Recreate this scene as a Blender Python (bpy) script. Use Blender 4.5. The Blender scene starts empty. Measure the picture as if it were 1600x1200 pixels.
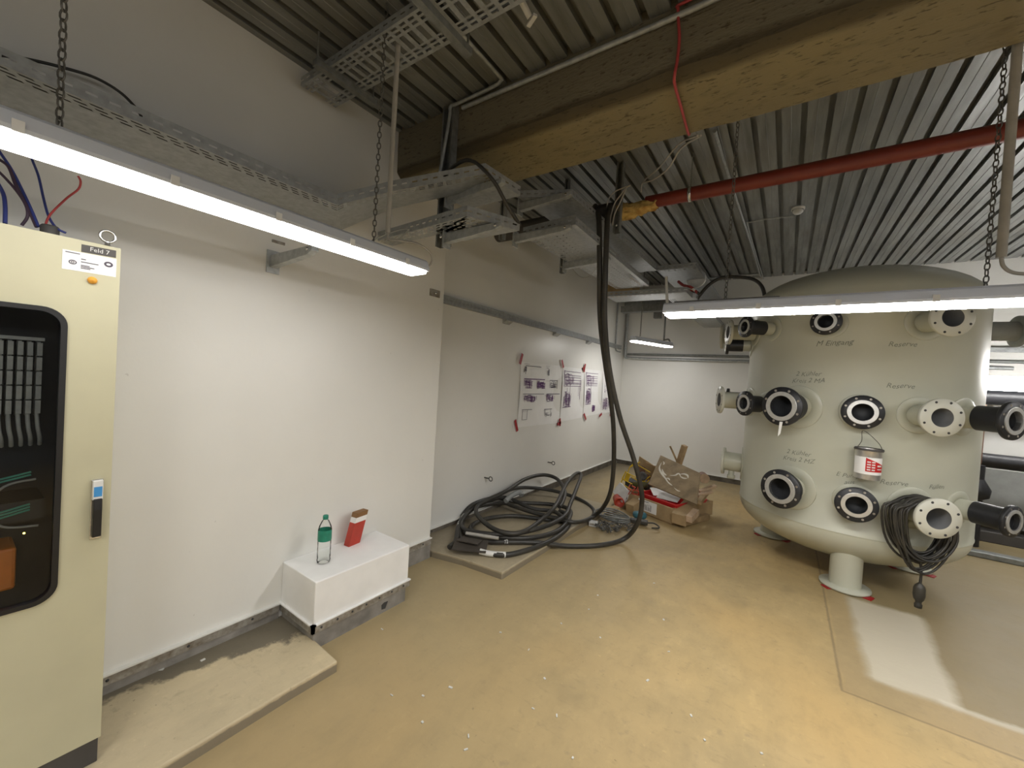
import bpy, math, random
from mathutils import Vector, Matrix
random.seed(7)
scn = bpy.context.scene
COL = scn.collection
pi = math.pi
V = Vector

# ------------------------------------------------------------------ camera
# rows: camera right / down / forward in (x right, y down, z away) axes
CM = [[0.8208990896067722, -0.0613409748499661, 0.5677692924835127],
      [0.061663747781689135, 0.9979225599679707, 0.018658684747003093],
      [-0.5677343277381499, 0.019693885127816807, 0.8229762353775979]]
FPX, EYE = 622.0, 1.65
def _w(r): return V((r[0], r[2], -r[1]))
CX, CY, CZ = _w(CM[0]), -_w(CM[1]), -_w(CM[2])
cam = bpy.data.cameras.new('camera'); camo = bpy.data.objects.new('camera', cam); COL.objects.link(camo)
m4 = Matrix.Identity(4)
for i in range(3):
    m4[i][0], m4[i][1], m4[i][2] = CX[i], CY[i], CZ[i]
m4[2][3] = EYE
camo.matrix_world = m4
cam.sensor_width = 36; cam.lens = FPX / 1600 * 36; cam.clip_start = .02
scn.camera = camo
def ray(x, y):
    a, b = x - 800, y - 600
    d = [CM[0][i]*a + CM[1][i]*b + CM[2][i]*FPX for i in range(3)]
    return V((d[0], d[2], -d[1]))
def az_(x, y, z): d = ray(x, y); return V((0, 0, EYE)) + d * ((z - EYE) / d.z)     # point of a measured height
def ax_(x, y, X): d = ray(x, y); return V((0, 0, EYE)) + d * (X / d.x)
def ay_(x, y, Y): d = ray(x, y); return V((0, 0, EYE)) + d * (Y / d.y)

# ------------------------------------------------------------------ materials
def newmat(name):
    m = bpy.data.materials.new(name); m.use_nodes = True
    nt = m.node_tree; nt.nodes.clear()
    out = nt.nodes.new('ShaderNodeOutputMaterial'); b = nt.nodes.new('ShaderNodeBsdfPrincipled')
    nt.links.new(b.outputs[0], out.inputs[0])
    return m, nt, b, out
def N(nt, t, **k):
    n = nt.nodes.new(t)
    for a, v in k.items(): setattr(n, a, v)
    return n
def MATH(nt, op, a, b=None, c=None):
    n = nt.nodes.new('ShaderNodeMath'); n.operation = op
    for i, v in enumerate((a, b, c)):
        if v is None: continue
        if isinstance(v, (int, float)): n.inputs[i].default_value = v
        else: nt.links.new(v, n.inputs[i])
    return n.outputs[0]
def MIX(nt, f, a, b):
    n = nt.nodes.new('ShaderNodeMix'); n.data_type = 'RGBA'
    for i, v in ((0, f), (6, a), (7, b)):
        if isinstance(v, (int, float)): n.inputs[i].default_value = v
        elif isinstance(v, tuple): n.inputs[i].default_value = v if len(v) == 4 else (*v, 1)
        else: nt.links.new(v, n.inputs[i])
    return n.outputs[2]
def NOISE(nt, vec, scale, detail=4, rough=.55):
    n = nt.nodes.new('ShaderNodeTexNoise'); n.inputs['Scale'].default_value = scale
    n.inputs['Detail'].default_value = detail; n.inputs['Roughness'].default_value = rough
    if vec is not None: nt.links.new(vec, n.inputs['Vector'])
    return n.outputs[0]
def RAMP(nt, fac, lo, hi):
    n = nt.nodes.new('ShaderNodeMapRange'); n.inputs[1].default_value = lo; n.inputs[2].default_value = hi
    nt.links.new(fac, n.inputs[0]); return n.outputs[0]
def POS(nt): return nt.nodes.new('ShaderNodeNewGeometry').outputs['Position']
def SCALEV(nt, vec, s):
    n = nt.nodes.new('ShaderNodeVectorMath'); n.operation = 'MULTIPLY'; nt.links.new(vec, n.inputs[0]); n.inputs[1].default_value = s
    return n.outputs[0]
def BUMP(nt, b, h, strength=.3, dist=.01):
    n = nt.nodes.new('ShaderNodeBump'); n.inputs['Strength'].default_value = strength; n.inputs['Distance'].default_value = dist
    nt.links.new(h, n.inputs['Height']); nt.links.new(n.outputs[0], b.inputs['Normal'])
def mat(name, col, rough=.5, metal=0., var=.12, scale=8, bump=0., col2=None, lo=.35, hi=.7, spec=None):
    m, nt, b, out = newmat(name)
    tc = N(nt, 'ShaderNodeTexCoord').outputs['Object']
    n = NOISE(nt, tc, scale)
    c2 = col2 or tuple(max(0, c*(1-var*2)) for c in col)
    nt.links.new(MIX(nt, RAMP(nt, n, lo, hi), col, c2), b.inputs['Base Color'])
    b.inputs['Roughness'].default_value = rough; b.inputs['Metallic'].default_value = metal
    if spec is not None: b.inputs['Specular IOR Level'].default_value = spec
    if bump: BUMP(nt, b, NOISE(nt, tc, scale*6), bump, .004)
    return m
def wall_mat(name, col):
    m, nt, b, out = newmat(name); p = POS(nt)
    n = NOISE(nt, p, 1.3, 5); n2 = NOISE(nt, p, 45, 3)
    c = MIX(nt, RAMP(nt, n, .3, .75), col, tuple(x*.93 for x in col))
    sp = RAMP(nt, NOISE(nt, p, 23, 2, .5), .76, .79)
    c = MIX(nt, MATH(nt, 'MULTIPLY', sp, .35), c, (.35, .33, .3))
    nt.links.new(c, b.inputs['Base Color']); b.inputs['Roughness'].default_value = .36
    BUMP(nt, b, MATH(nt, 'ADD', n2, MATH(nt, 'MULTIPLY', n, 2)), .12, .004)
    return m
M_WALL = wall_mat('white_wall_paint', (.755, .75, .715))
M_WALLD = wall_mat('unseen_wall_low_bounce', (.22, .215, .20))  # unseen walls darkened to cut bounced light on the upper left wall
M_LEDGE = mat('white_ledge_paint', (.86, .86, .85), .55, var=.04, scale=5, bump=.15)
def deck_mat():
    m, nt, b, out = newmat('galvanised_deck'); p = POS(nt)
    s = SCALEV(nt, p, (6, .6, 6)); n = NOISE(nt, s, 2.2, 5)
    n2 = NOISE(nt, p, 1.1, 3)
    c = MIX(nt, RAMP(nt, n, .3, .7), (.30, .31, .30), (.17, .175, .165))
    c = MIX(nt, MATH(nt, 'MULTIPLY', RAMP(nt, n2, .5, .75), .4), c, (.20, .17, .12))
    nt.links.new(c, b.inputs['Base Color']); b.inputs['Metallic'].default_value = .35
    r = RAMP(nt, n, .2, .8); nt.links.new(MATH(nt, 'ADD', MATH(nt, 'MULTIPLY', r, .2), .32), b.inputs['Roughness'])
    return m
M_DECK = deck_mat()
def beam_mat():
    m, nt, b, out = newmat('stained_concrete'); p = POS(nt)
    n = NOISE(nt, p, 1.5, 6, .6); n2 = NOISE(nt, SCALEV(nt, p, (3, 9, 9)), 2.0, 5, .6); n3 = NOISE(nt, SCALEV(nt, p, (8, 26, 26)), 2.6, 3)
    c = MIX(nt, RAMP(nt, n, .3, .7), (.25, .205, .105), (.19, .16, .095))
    c = MIX(nt, MATH(nt, 'MULTIPLY', RAMP(nt, n2, .55, .75), .65), c, (.10, .075, .035))
    sx = N(nt, 'ShaderNodeSeparateXYZ'); nt.links.new(p, sx.inputs[0])
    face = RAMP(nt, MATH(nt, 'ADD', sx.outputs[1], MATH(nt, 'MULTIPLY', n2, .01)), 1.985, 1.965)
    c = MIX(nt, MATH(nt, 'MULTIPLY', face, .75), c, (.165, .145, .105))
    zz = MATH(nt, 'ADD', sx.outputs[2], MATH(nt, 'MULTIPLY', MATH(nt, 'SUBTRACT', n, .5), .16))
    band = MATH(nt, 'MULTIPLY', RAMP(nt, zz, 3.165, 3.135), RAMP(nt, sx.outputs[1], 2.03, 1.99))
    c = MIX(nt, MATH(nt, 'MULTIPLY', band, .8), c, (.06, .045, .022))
    c = MIX(nt, MATH(nt, 'MULTIPLY', RAMP(nt, n3, .60, .67), .75), c, (.05, .04, .02))
    nt.links.new(c, b.inputs['Base Color']); b.inputs['Roughness'].default_value = .9
    BUMP(nt, b, MATH(nt, 'ADD', n3, n2), .5, .01)
    return m
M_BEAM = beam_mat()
def poly_mask(nt, x, y, planes, soft=.02):
    r = None
    for a, bb, c in planes:          # a*x + b*y + c > 0 inside
        v = MATH(nt, 'ADD', MATH(nt, 'ADD', MATH(nt, 'MULTIPLY', x, a), MATH(nt, 'MULTIPLY', y, bb)), c)
        v = RAMP(nt, v, -soft, soft)
        r = v if r is None else MATH(nt, 'MULTIPLY', r, v)
    return r
def floor_mat(name, grey=0., main=True, dirt=False):
    m, nt, b, out = newmat(name); p = POS(nt)
    n = NOISE(nt, p, .9, 6, .6); n2 = NOISE(nt, p, 3.5, 6, .65); n3 = NOISE(nt, p, 14, 4, .6)
    base = (.475, .345, .160) if grey == 0 else (.60, .50, .32)
    dark = (.345, .265, .135) if grey == 0 else (.46, .39, .265)
    c = MIX(nt, RAMP(nt, n, .35, .68), base, dark)
    c = MIX(nt, MATH(nt, 'MULTIPLY', RAMP(nt, n2, .52, .72), .5), c, (.53, .395, .195) if grey == 0 else (.62, .54, .37))
    c = MIX(nt, MATH(nt, 'MULTIPLY', RAMP(nt, n3, .6, .74), .4), c, (.20, .16, .10))
    n4 = NOISE(nt, SCALEV(nt, p, (5, 14, 5)), 2.2, 4, .65); n5 = NOISE(nt, p, 38, 2, .5); n6 = NOISE(nt, p, 1.9, 3, .5)
    c = MIX(nt, MATH(nt, 'MULTIPLY', RAMP(nt, n4, .58, .72), .30), c, tuple(v*.62 for v in dark))
    c = MIX(nt, MATH(nt, 'MULTIPLY', RAMP(nt, n5, .72, .77), .55), c, tuple(v*.4 for v in dark))
    c = MIX(nt, MATH(nt, 'MULTIPLY', RAMP(nt, n5, .30, .25), .35), c, tuple(min(1, v*1.35) for v in base))
    c = MIX(nt, MATH(nt, 'MULTIPLY', RAMP(nt, n6, .60, .72), .35), c, tuple(v*.7 for v in dark))
    n7 = NOISE(nt, SCALEV(nt, p, (1, 1, 1)), .55, 2, .5); n8 = NOISE(nt, SCALEV(nt, p, (2.2, 1.1, 1)), 3.1, 7, .72)
    c = MIX(nt, MATH(nt, 'MULTIPLY', RAMP(nt, n7, .50, .62), .5), c, (.50, .335, .135) if grey == 0 else base)
    c = MIX(nt, MATH(nt, 'MULTIPLY', RAMP(nt, n8, .48, .72), .30), c, tuple(v*.60 for v in dark))
    c = MIX(nt, MATH(nt, 'MULTIPLY', RAMP(nt, n8, .42, .32), .32), c, tuple(min(1, v*1.25) for v in base))
    sx = N(nt, 'ShaderNodeSeparateXYZ'); nt.links.new(p, sx.inputs[0]); x, y = sx.outputs[0], sx.outputs[1]
    if main:
        wob = MATH(nt, 'MULTIPLY', MATH(nt, 'SUBTRACT', n2, .5), .09)
        xw, yw = MATH(nt, 'ADD', x, wob), MATH(nt, 'ADD', y, wob)
        # greyer concrete towards the pad beneath the tank and towards the left wall
        g = poly_mask(nt, xw, yw, [(1, 0, -.51), (0, 1, -3.17)], .03)
        c = MIX(nt, MATH(nt, 'MULTIPLY', g, .8), c, (.215, .172, .093))
        gl = RAMP(nt, MATH(nt, 'ADD', x, MATH(nt, 'MULTIPLY', MATH(nt, 'SUBTRACT', n, .5), 1.6)), -.5, -2.2)
        c = MIX(nt, MATH(nt, 'MULTIPLY', gl, .65), c, (.345, .285, .17))
        # chalky patch of bare screed beside the tank foot
        pt = poly_mask(nt, xw, yw, [(1, 0, -.505), (0, 1, -3.16), (-1, .06, .69), (0, -1, 4.32)], .03)
        c = MIX(nt, MATH(nt, 'MULTIPLY', pt, .85), c, (.56, .51, .40))
        ln = poly_mask(nt, x, yw, [(1, 0, -.80), (0, 1, -3.16), (0, -1, 3.21)], .012)
        c = MIX(nt, MATH(nt, 'MULTIPLY', ln, .6), c, (.60, .56, .46))
        # saw-cut joint round the pad
        w2 = MATH(nt, 'MULTIPLY', MATH(nt, 'SUBTRACT', n3, .5), .012)
        x2, y2 = MATH(nt, 'ADD', x, w2), MATH(nt, 'ADD', y, w2)
        j1 = poly_mask(nt, x2, y2, [(1, 0, -.352), (-1, 0, .366), (0, 1, -2.925)], .004)
        j2 = poly_mask(nt, x2, y2, [(1, 0, -.352), (0, 1, -2.920), (0, -1, 2.936)], .004)
        j = MATH(nt, 'MAXIMUM', j1, j2)
        c = MIX(nt, MATH(nt, 'MULTIPLY', j, .6), c, (.16, .12, .07))
        st = poly_mask(nt, xw, yw, [(1, 0, -.37), (0, 1, -2.94)], .01)
        st = MATH(nt, 'MULTIPLY', st, MATH(nt, 'SUBTRACT', 1.0, g))
        c = MIX(nt, MATH(nt, 'MULTIPLY', st, .4), c, (.28, .215, .125))
    else:
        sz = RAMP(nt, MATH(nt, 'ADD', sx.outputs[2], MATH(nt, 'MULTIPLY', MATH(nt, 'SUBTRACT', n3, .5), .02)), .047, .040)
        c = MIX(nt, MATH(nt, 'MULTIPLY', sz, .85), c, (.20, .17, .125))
        # damp stain along the skirting by the ledge
        xs = MATH(nt, 'ADD', x, MATH(nt, 'MULTIPLY', MATH(nt, 'SUBTRACT', n2, .5), .5))
        st = poly_mask(nt, xs, y, [(-1, .30, -2.62), (0, 1, -.4), (0, -1, 1.32)], .02)
        c = MIX(nt, MATH(nt, 'MULTIPLY', st, .85), c, (.095, .085, .065))
    # trodden dirt along the recessed wall
    xd = MATH(nt, 'ADD', x, MATH(nt, 'MULTIPLY', MATH(nt, 'SUBTRACT', n8, .5), .9))
    dm = MATH(nt, 'MULTIPLY', RAMP(nt, xd, -2.2, -2.75), RAMP(nt, y, 2.45, 2.55))
    c = MIX(nt, MATH(nt, 'MULTIPLY', dm, .75), c, (.15, .125, .085))
    bd = MATH(nt, 'MULTIPLY', RAMP(nt, MATH(nt, 'ADD', y, MATH(nt, 'MULTIPLY', MATH(nt, 'SUBTRACT', n8, .5), 1.2)), 6.6, 7.9), RAMP(nt, x, -.2, -1.0))
    c = MIX(nt, MATH(nt, 'MULTIPLY', bd, .6), c, (.17, .14, .095))
    if dirt: c = MIX(nt, .45, c, (.23, .20, .145))
    nt.links.new(c, b.inputs['Base Color'])
    nt.links.new(MATH(nt, 'ADD', MATH(nt, 'MULTIPLY', n2, .3), .42), b.inputs['Roughness'])
    BUMP(nt, b, MATH(nt, 'ADD', n2, n3), .25, .006)
    return m
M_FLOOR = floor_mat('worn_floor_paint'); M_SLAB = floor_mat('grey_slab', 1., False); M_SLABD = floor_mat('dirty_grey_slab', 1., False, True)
def slot_mat(name, col, row=.02, pitch=.05, duty=.55, lo=.38, hi=.62):
    m, nt, b, out = newmat(name)
    uv = N(nt, 'ShaderNodeUVMap').outputs[0]; sx = N(nt, 'ShaderNodeSeparateXYZ'); nt.links.new(uv, sx.inputs[0])
    p = POS(nt)
    u = MATH(nt, 'FRACT', MATH(nt, 'DIVIDE', sx.outputs[0], pitch)); v = MATH(nt, 'FRACT', MATH(nt, 'DIVIDE', sx.outputs[1], row))
    k = MATH(nt, 'MULTIPLY', MATH(nt, 'LESS_THAN', u, duty), MATH(nt, 'MULTIPLY', MATH(nt, 'GREATER_THAN', v, lo), MATH(nt, 'LESS_THAN', v, hi)))
    n = NOISE(nt, p, 30, 3)
    nt.links.new(MIX(nt, RAMP(nt, n, .3, .7), col, tuple(x*.72 for x in col)), b.inputs['Base Color'])
    b.inputs['Metallic'].default_value = .35; b.inputs['Roughness'].default_value = .42
    t = N(nt, 'ShaderNodeBsdfTransparent'); mx = N(nt, 'ShaderNodeMixShader')
    nt.links.new(k, mx.inputs[0]); nt.links.new(b.outputs[0], mx.inputs[1]); nt.links.new(t.outputs[0], mx.inputs[2])
    nt.links.new(mx.outputs[0], out.inputs[0])
    return m
GAL = (.40, .42, .43)
M_SLOT = slot_mat('slotted_galvanised_steel', GAL, .02, .062, .5, .44, .58)
def wide_mat():
    m = slot_mat('coarse_slotted_steel', GAL); nt = m.node_tree
    uv = [n for n in nt.nodes if n.type == 'SEPXYZ'][0]; mx = [n for n in nt.nodes if n.type == 'MIX_SHADER'][0]
    u, v = uv.outputs[0], uv.outputs[1]
    cen = MATH(nt, 'MULTIPLY', MATH(nt, 'MULTIPLY', MATH(nt, 'GREATER_THAN', v, .068), MATH(nt, 'LESS_THAN', v, .150)), MATH(nt, 'LESS_THAN', MATH(nt, 'FRACT', MATH(nt, 'DIVIDE', u, .06)), .55))
    def row(a): return MATH(nt, 'MULTIPLY', MATH(nt, 'GREATER_THAN', v, a), MATH(nt, 'LESS_THAN', v, a+.014))
    rows = MATH(nt, 'ADD', MATH(nt, 'ADD', row(.014), row(.040)), MATH(nt, 'ADD', row(.160), row(.186)))
    edge = MATH(nt, 'MULTIPLY', rows, MATH(nt, 'LESS_THAN', MATH(nt, 'FRACT', MATH(nt, 'DIVIDE', u, .06)), .62))
    k = MATH(nt, 'MINIMUM', MATH(nt, 'ADD', cen, edge), 1.0); nt.links.new(k, mx.inputs[0]); return m
M_WIDE = wide_mat()
def pattern_mat(name, edge_rows, dots, period=None):
    m = slot_mat(name, GAL); nt = m.node_tree
    uv = [n for n in nt.nodes if n.type == 'SEPXYZ'][0]; mx = [n for n in nt.nodes if n.type == 'MIX_SHADER'][0]
    u, v = uv.outputs[0], uv.outputs[1]; k = None
    fu = MATH(nt, 'LESS_THAN', MATH(nt, 'FRACT', MATH(nt, 'DIVIDE', u, .058)), .62)
    for a in edge_rows:
        r = MATH(nt, 'MULTIPLY', MATH(nt, 'MULTIPLY', MATH(nt, 'GREATER_THAN', v, a), MATH(nt, 'LESS_THAN', v, a+.010)), fu)
        k = r if k is None else MATH(nt, 'ADD', k, r)
    if dots:
        du = MATH(nt, 'SUBTRACT', MATH(nt, 'FRACT', MATH(nt, 'DIVIDE', u, .058)), .5); dv = MATH(nt, 'SUBTRACT', MATH(nt, 'FRACT', MATH(nt, 'DIVIDE', v, .058)), .5)
        r = MATH(nt, 'LESS_THAN', MATH(nt, 'ADD', MATH(nt, 'MULTIPLY', du, du), MATH(nt, 'MULTIPLY', dv, dv)), .014)
        r = MATH(nt, 'MULTIPLY', r, MATH(nt, 'MULTIPLY', MATH(nt, 'GREATER_THAN', v, dots[0]), MATH(nt, 'LESS_THAN', v, dots[1])))
        k = MATH(nt, 'ADD', k, r)
    nt.links.new(MATH(nt, 'MINIMUM', k, 1.0), mx.inputs[0]); return m
M_EDGE = pattern_mat('edge_slotted_steel', (.014, .040, .066), None)
M_DOTS = pattern_mat('perforated_steel', (.012, .028, .044, .060, .402, .418, .434, .450), (.085, .385))
M_GAL = mat('galvanised_steel', (.46, .48, .48), .42, .45, .15, 30)
M_STRUT = mat('grey_strut_steel', (.27, .28, .27), .5, .5, .15, 20)
M_TRIM = mat('worn_metal_trim', (.40, .38, .34), .45, .35, .2, 25, col2=(.20, .17, .13))
M_UP = mat('concrete_upstand', (.30, .28, .25), .9, 0, .2, 9, .5)
M_UPD = mat('dark_dirty_skirting', (.17, .15, .12), .85, 0, .3, 7, .4, col2=(.07, .06, .045))
M_TANK = mat('pale_green_grey_enamel', (.52, .525, .43), .33, 0, .03, 3)
M_WHITE = mat('pale_flange_paint', (.60, .60, .52), .4, 0, .03, 5)
M_BLK = mat('black_rubber_lining', (.022, .023, .027), .45, 0, .2, 10)
M_BORE = mat('dark_bore_lining', (.03, .032, .036), .6, 0, .2, 10)
M_INNER = mat('grey_bore_primer', (.20, .205, .21), .6, 0, .1, 10)
M_RING = mat('matt_machined_steel', (.66, .66, .64), .4, .7, .06, 40)
M_STEEL = mat('brushed_steel', (.72, .72, .70), .25, .9, .08, 40)
M_HOLE = mat('bolt_hole_dark', (.05, .05, .05), .8)
M_GREYPIPE = mat('grey_primer', (.30, .31, .30), .6, 0, .08, 10)
M_CAB = mat('pebble_grey_enamel', (.545, .52, .36), .45, 0, .04, 4, .05)
M_DARK = mat('dark_plinth_paint', (.075, .07, .066), .6)
M_INT = mat('cabinet_interior', (.035, .037, .04), .7)
M_GASK = mat('black_gasket', (.012, .012, .013), .4)
M_TERM = mat('grey_terminal_plastic', (.42, .43, .40), .55, 0, .1, 30)
M_ORANGE = mat('orange_plastic', (.75, .22, .03), .5)
M_AMBER = mat('amber_plastic', (.85, .40, .05), .35)
M_GREENW = mat('green_wire_sheath', (.10, .45, .33), .5)
M_BLUEW = mat('blue_wire_sheath', (.035, .05, .22), .5)
M_REDW = mat('red_wire_sheath', (.45, .06, .06), .5)
M_PURW = mat('dark_wire_sheath', (.06, .035, .06), .5)
M_PAPER = mat('white_paper', (.84, .84, .83), .7, 0, .03, 6, .05)
M_INK = mat('purple_ink', (.13, .05, .17), .8)
M_INKB = mat('dark_ink', (.10, .09, .12), .8)
M_PENCIL = mat('faded_marker', (.26, .27, .22), .8)
M_TAPE = mat('red_tape', (.36, .008, .014), .45)
M_CABLE = mat('black_cable_sheath', (.026, .025, .022), .45, 0, .2, 6, col2=(.045, .041, .033), lo=.4, hi=.65)
M_DUSTY = mat('dusty_cable_sheath', (.050, .047, .040), .6, 0, .25, 5)
def housing_mat():
    m, nt, b, out = newmat('grey_white_polycarbonate'); b.inputs['Base Color'].default_value = (.58, .60, .63, 1); b.inputs['Roughness'].default_value = .4
    t = N(nt, 'ShaderNodeBsdfTranslucent'); t.inputs[0].default_value = (.85, .88, .95, 1); mx = N(nt, 'ShaderNodeMixShader'); mx.inputs[0].default_value = .03
    nt.links.new(b.outputs[0], mx.inputs[1]); nt.links.new(t.outputs[0], mx.inputs[2]); nt.links.new(mx.outputs[0], out.inputs[0]); return m
M_HOUSE = housing_mat()
M_ROD = mat('grey_conduit_plastic', (.42, .40, .36), .5, 0, .12, 9)
M_PALE = mat('pale_wire_sheath', (.50, .47, .42), .5)
M_CHAIN = mat('dark_zinc_chain', (.16, .155, .14), .5, .5, .2, 20)
M_REDP = mat('red_oxide_pipe_paint', (.20, .028, .015), .45, 0, .12, 5)
M_FOAM = mat('yellow_foam', (.72, .52, .18), .9, 0, .2, 12, .8, col2=(.35, .17, .04))
M_WOOD = mat('raw_softwood', (.46, .33, .18), .75, 0, .2, 9, .3)
M_PLY = mat('weathered_plywood', (.335, .25, .145), .75, 0, .2, 9, .3)
M_CARD = mat('brown_cardboard', (.42, .30, .16), .85, 0, .12, 8)
M_REDPL = mat('red_plastic', (.55, .018, .02), .4, 0, .1, 6)
M_ORRED = mat('orange_red_plastic', (.48, .06, .03), .45)
M_YEL = mat('yellow_plastic', (.70, .48, .02), .45)
M_TEAL = mat('teal_plastic', (.035, .15, .19), .45)
M_PINKW = mat('fresh_cut_wood', (.60, .44, .30), .8, 0, .15, 14)
M_WPLA = mat('white_plastic', (.74, .74, .72), .5)
M_GREENL = mat('green_bottle_label', (.02, .26, .17), .45, 0, .15, 30)
M_BROWN = mat('red_brown_paint', (.20, .10, .06), .6, 0, .2, 8)
M_STRIP = mat('white_tape', (.75, .75, .72), .5)
M_TIN = mat('tinned_steel', (.72, .70, .66), .28, .85, .15, 12)
M_BLUE = mat('blue_print', (.05, .28, .62), .5)
M_SCUFF = mat('white_paint_smear', (.80, .76, .66), .7)
def glass_mat(name, col, rough, alpha):
    m, nt, b, out = newmat(name)
    b.inputs['Base Color'].default_value = (*col, 1); b.inputs['Roughness'].default_value = rough
    t = N(nt, 'ShaderNodeBsdfTransparent'); t.inputs[0].default_value = (.80, .83, .85, 1) if alpha < .5 else (.97, .99, .98, 1)
    f = N(nt, 'ShaderNodeFresnel'); f.inputs[0].default_value = 1.45 if alpha < .5 else 1.18
    g = N(nt, 'ShaderNodeBsdfGlossy'); g.inputs['Roughness'].default_value = rough
    mx = N(nt, 'ShaderNodeMixShader'); nt.links.new(f.outputs[0], mx.inputs[0]); nt.links.new(t.outputs[0], mx.inputs[1]); nt.links.new(g.outputs[0], mx.inputs[2])
    nt.links.new(mx.outputs[0], out.inputs[0]); return m
M_PANE = glass_mat('smoked_window_pane', (.1, .1, .1), .06, .3)
M_PET = glass_mat('clear_bottle_plastic', (.9, .9, .9), .08, .8)
def emit(name, col, s):
    m, nt, b, out = newmat(name); e = N(nt, 'ShaderNodeEmission'); e.inputs[0].default_value = (*col, 1); e.inputs[1].default_value = s
    nt.links.new(e.outputs[0], out.inputs[0]); return m
LAMP = 13.0
M_LAMP = emit('lit_fluorescent_diffuser', (1, .975, .94), LAMP)
M_LAMPN = emit('lit_dimmed_fluorescent_diffuser', (1, .975, .94), LAMP*.27)  # lamp over the cabinet, output turned down to balance the left wall
M_LAMPH = emit('lit_half_power_diffuser', (1, .975, .94), LAMP*.5)
M_LAMPF = emit('lit_far_fluorescent_diffuser', (1, .975, .94), LAMP)
M_LED = emit('yellow_indicator_light', (1, .75, .1), 3)

# ------------------------------------------------------------------ mesh builder
WLOC = {}
class MB:
    def __init__(s): s.v, s.f, s.uv, s.mi, s.sm = [], [], [], [], []
    def face(s, pts, uv=None, mi=0, sm=False):
        i = len(s.v); s.v += [V(p) for p in pts]; s.f.append(list(range(i, i+len(pts)))); s.uv.append(uv); s.mi.append(mi); s.sm.append(sm)
    def grid(s, rows, closed=False, mi=0, sm=True, flip=False):
        i0 = len(s.v); n = len(rows[0])
        for r in rows: s.v += [V(p) for p in r]
        for a in range(len(rows)-1):
            for b in range(n if closed else n-1):
                q = [i0+a*n+b, i0+a*n+(b+1) % n, i0+(a+1)*n+(b+1) % n, i0+(a+1)*n+b]
                s.f.append(q[::-1] if flip else q); s.uv.append(None); s.mi.append(mi); s.sm.append(sm)
    def box(s, c, d, rot=None, mi=0):
        c = V(c); h = V(d)/2; P = []
        for x in (-1, 1):
            for y in (-1, 1):
                for z in (-1, 1):
                    q = V((x*h.x, y*h.y, z*h.z)); P.append(c + (rot @ q if rot else q))
        i = len(s.v); s.v += P
        for q in ((0, 1, 3, 2), (4, 6, 7, 5), (0, 4, 5, 1), (2, 3, 7, 6), (0, 2, 6, 4), (1, 5, 7, 3)):
            s.f.append([i+k for k in q]); s.uv.append(None); s.mi.append(mi); s.sm.append(False)
        return s
    def b2(s, lo, hi, mi=0):
        return s.box([(a+b)/2 for a, b in zip(lo, hi)], [abs(b-a) for a, b in zip(lo, hi)], None, mi)
    def prism(s, poly, d, mi=0):       # polygon (3d points, planar) pushed along vector d
        d = V(d); p = [V(q) for q in poly]; i = len(s.v); n = len(p)
        s.v += p + [q+d for q in p]
        fs = [list(range(n))[::-1], list(range(n, 2*n))] + [[k, (k+1) % n, n+(k+1) % n, n+k] for k in range(n)]
        for f in fs: s.f.append([i+k for k in f]); s.uv.append(None); s.mi.append(mi); s.sm.append(False)
        return s
    def lathe(s, o, axis, prof, n=32, mi=0, sm=True):   # prof: (r, h)
        o = V(o); a = V(axis).normalized(); u = a.orthogonal().normalized(); w = a.cross(u)
        if abs(a.z) > .9: u = V((1, 0, 0)); w = a.cross(u)
        rows = [[o + a*h + (u*math.cos(t*2*pi/n) + w*math.sin(t*2*pi/n))*max(r, 1e-5) for t in range(n)] for r, h in prof]
        s.grid(rows, True, mi, sm); return s
    def tube(s, pts, r, n=8, mi=0, cap=True):
        pts = [V(p) for p in pts]; rows = []; u = None
        for i, p in enumerate(pts):
            t = (pts[min(i+1, len(pts)-1)] - pts[max(i-1, 0)])
            if t.length < 1e-9: t = V((0, 0, 1))
            t.normalize()
            if u is None: u = t.orthogonal().normalized()
            else:
                u = u - t*u.dot(t)
                u = u.normalized() if u.length > 1e-6 else t.orthogonal().normalized()
            w = t.cross(u); rr = r[i] if isinstance(r, list) else r
            rows.append([p + (u*math.cos(k*2*pi/n) + w*math.sin(k*2*pi/n))*rr for k in range(n)])
        s.grid(rows, True, mi, n > 5)
        if cap: s.face(rows[0][::-1], mi=mi); s.face(rows[-1], mi=mi)
        return s
    def build(s, name, m, parent=None, origin=None, bevel=0, seg=2):
        me = bpy.data.meshes.new(name)
        if parent is not None: O = WLOC[parent.name]
        elif origin is not None: O = V(origin)
        else:
            lo = V([min(p[i] for p in s.v) for i in range(3)]); hi = V([max(p[i] for p in s.v) for i in range(3)])
            O = V(((lo.x+hi.x)/2, (lo.y+hi.y)/2, lo.z))
        me.from_pydata([tuple(p-O) for p in s.v], [], s.f)
        for mm in (m if isinstance(m, (list, tuple)) else [m]): me.materials.append(mm)
        me.polygons.foreach_set('material_index', s.mi); me.polygons.foreach_set('use_smooth', s.sm)
        if any(u is not None for u in s.uv):
            l = me.uv_layers.new(name='UVMap')
            for pl, u in zip(me.polygons, s.uv):
                for k, li in enumerate(pl.loop_indices): l.data[li].uv = u[k] if u else (0, 0)
        me.update()
        o = bpy.data.objects.new(name, me); COL.objects.link(o)
        if parent is not None: o.parent = parent; WLOC[o.name] = O
        else: o.location = O; WLOC[o.name] = O
        if bevel:
            bm = o.modifiers.new('bevel', 'BEVEL'); bm.width = bevel; bm.segments = seg; bm.limit_method = 'ANGLE'; bm.angle_limit = .6
        return o
def tag(o, label, cat, group=None, kind=None):
    o['label'] = label; o['category'] = cat
    if group: o['group'] = group
    if kind: o['kind'] = kind
    return o
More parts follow.
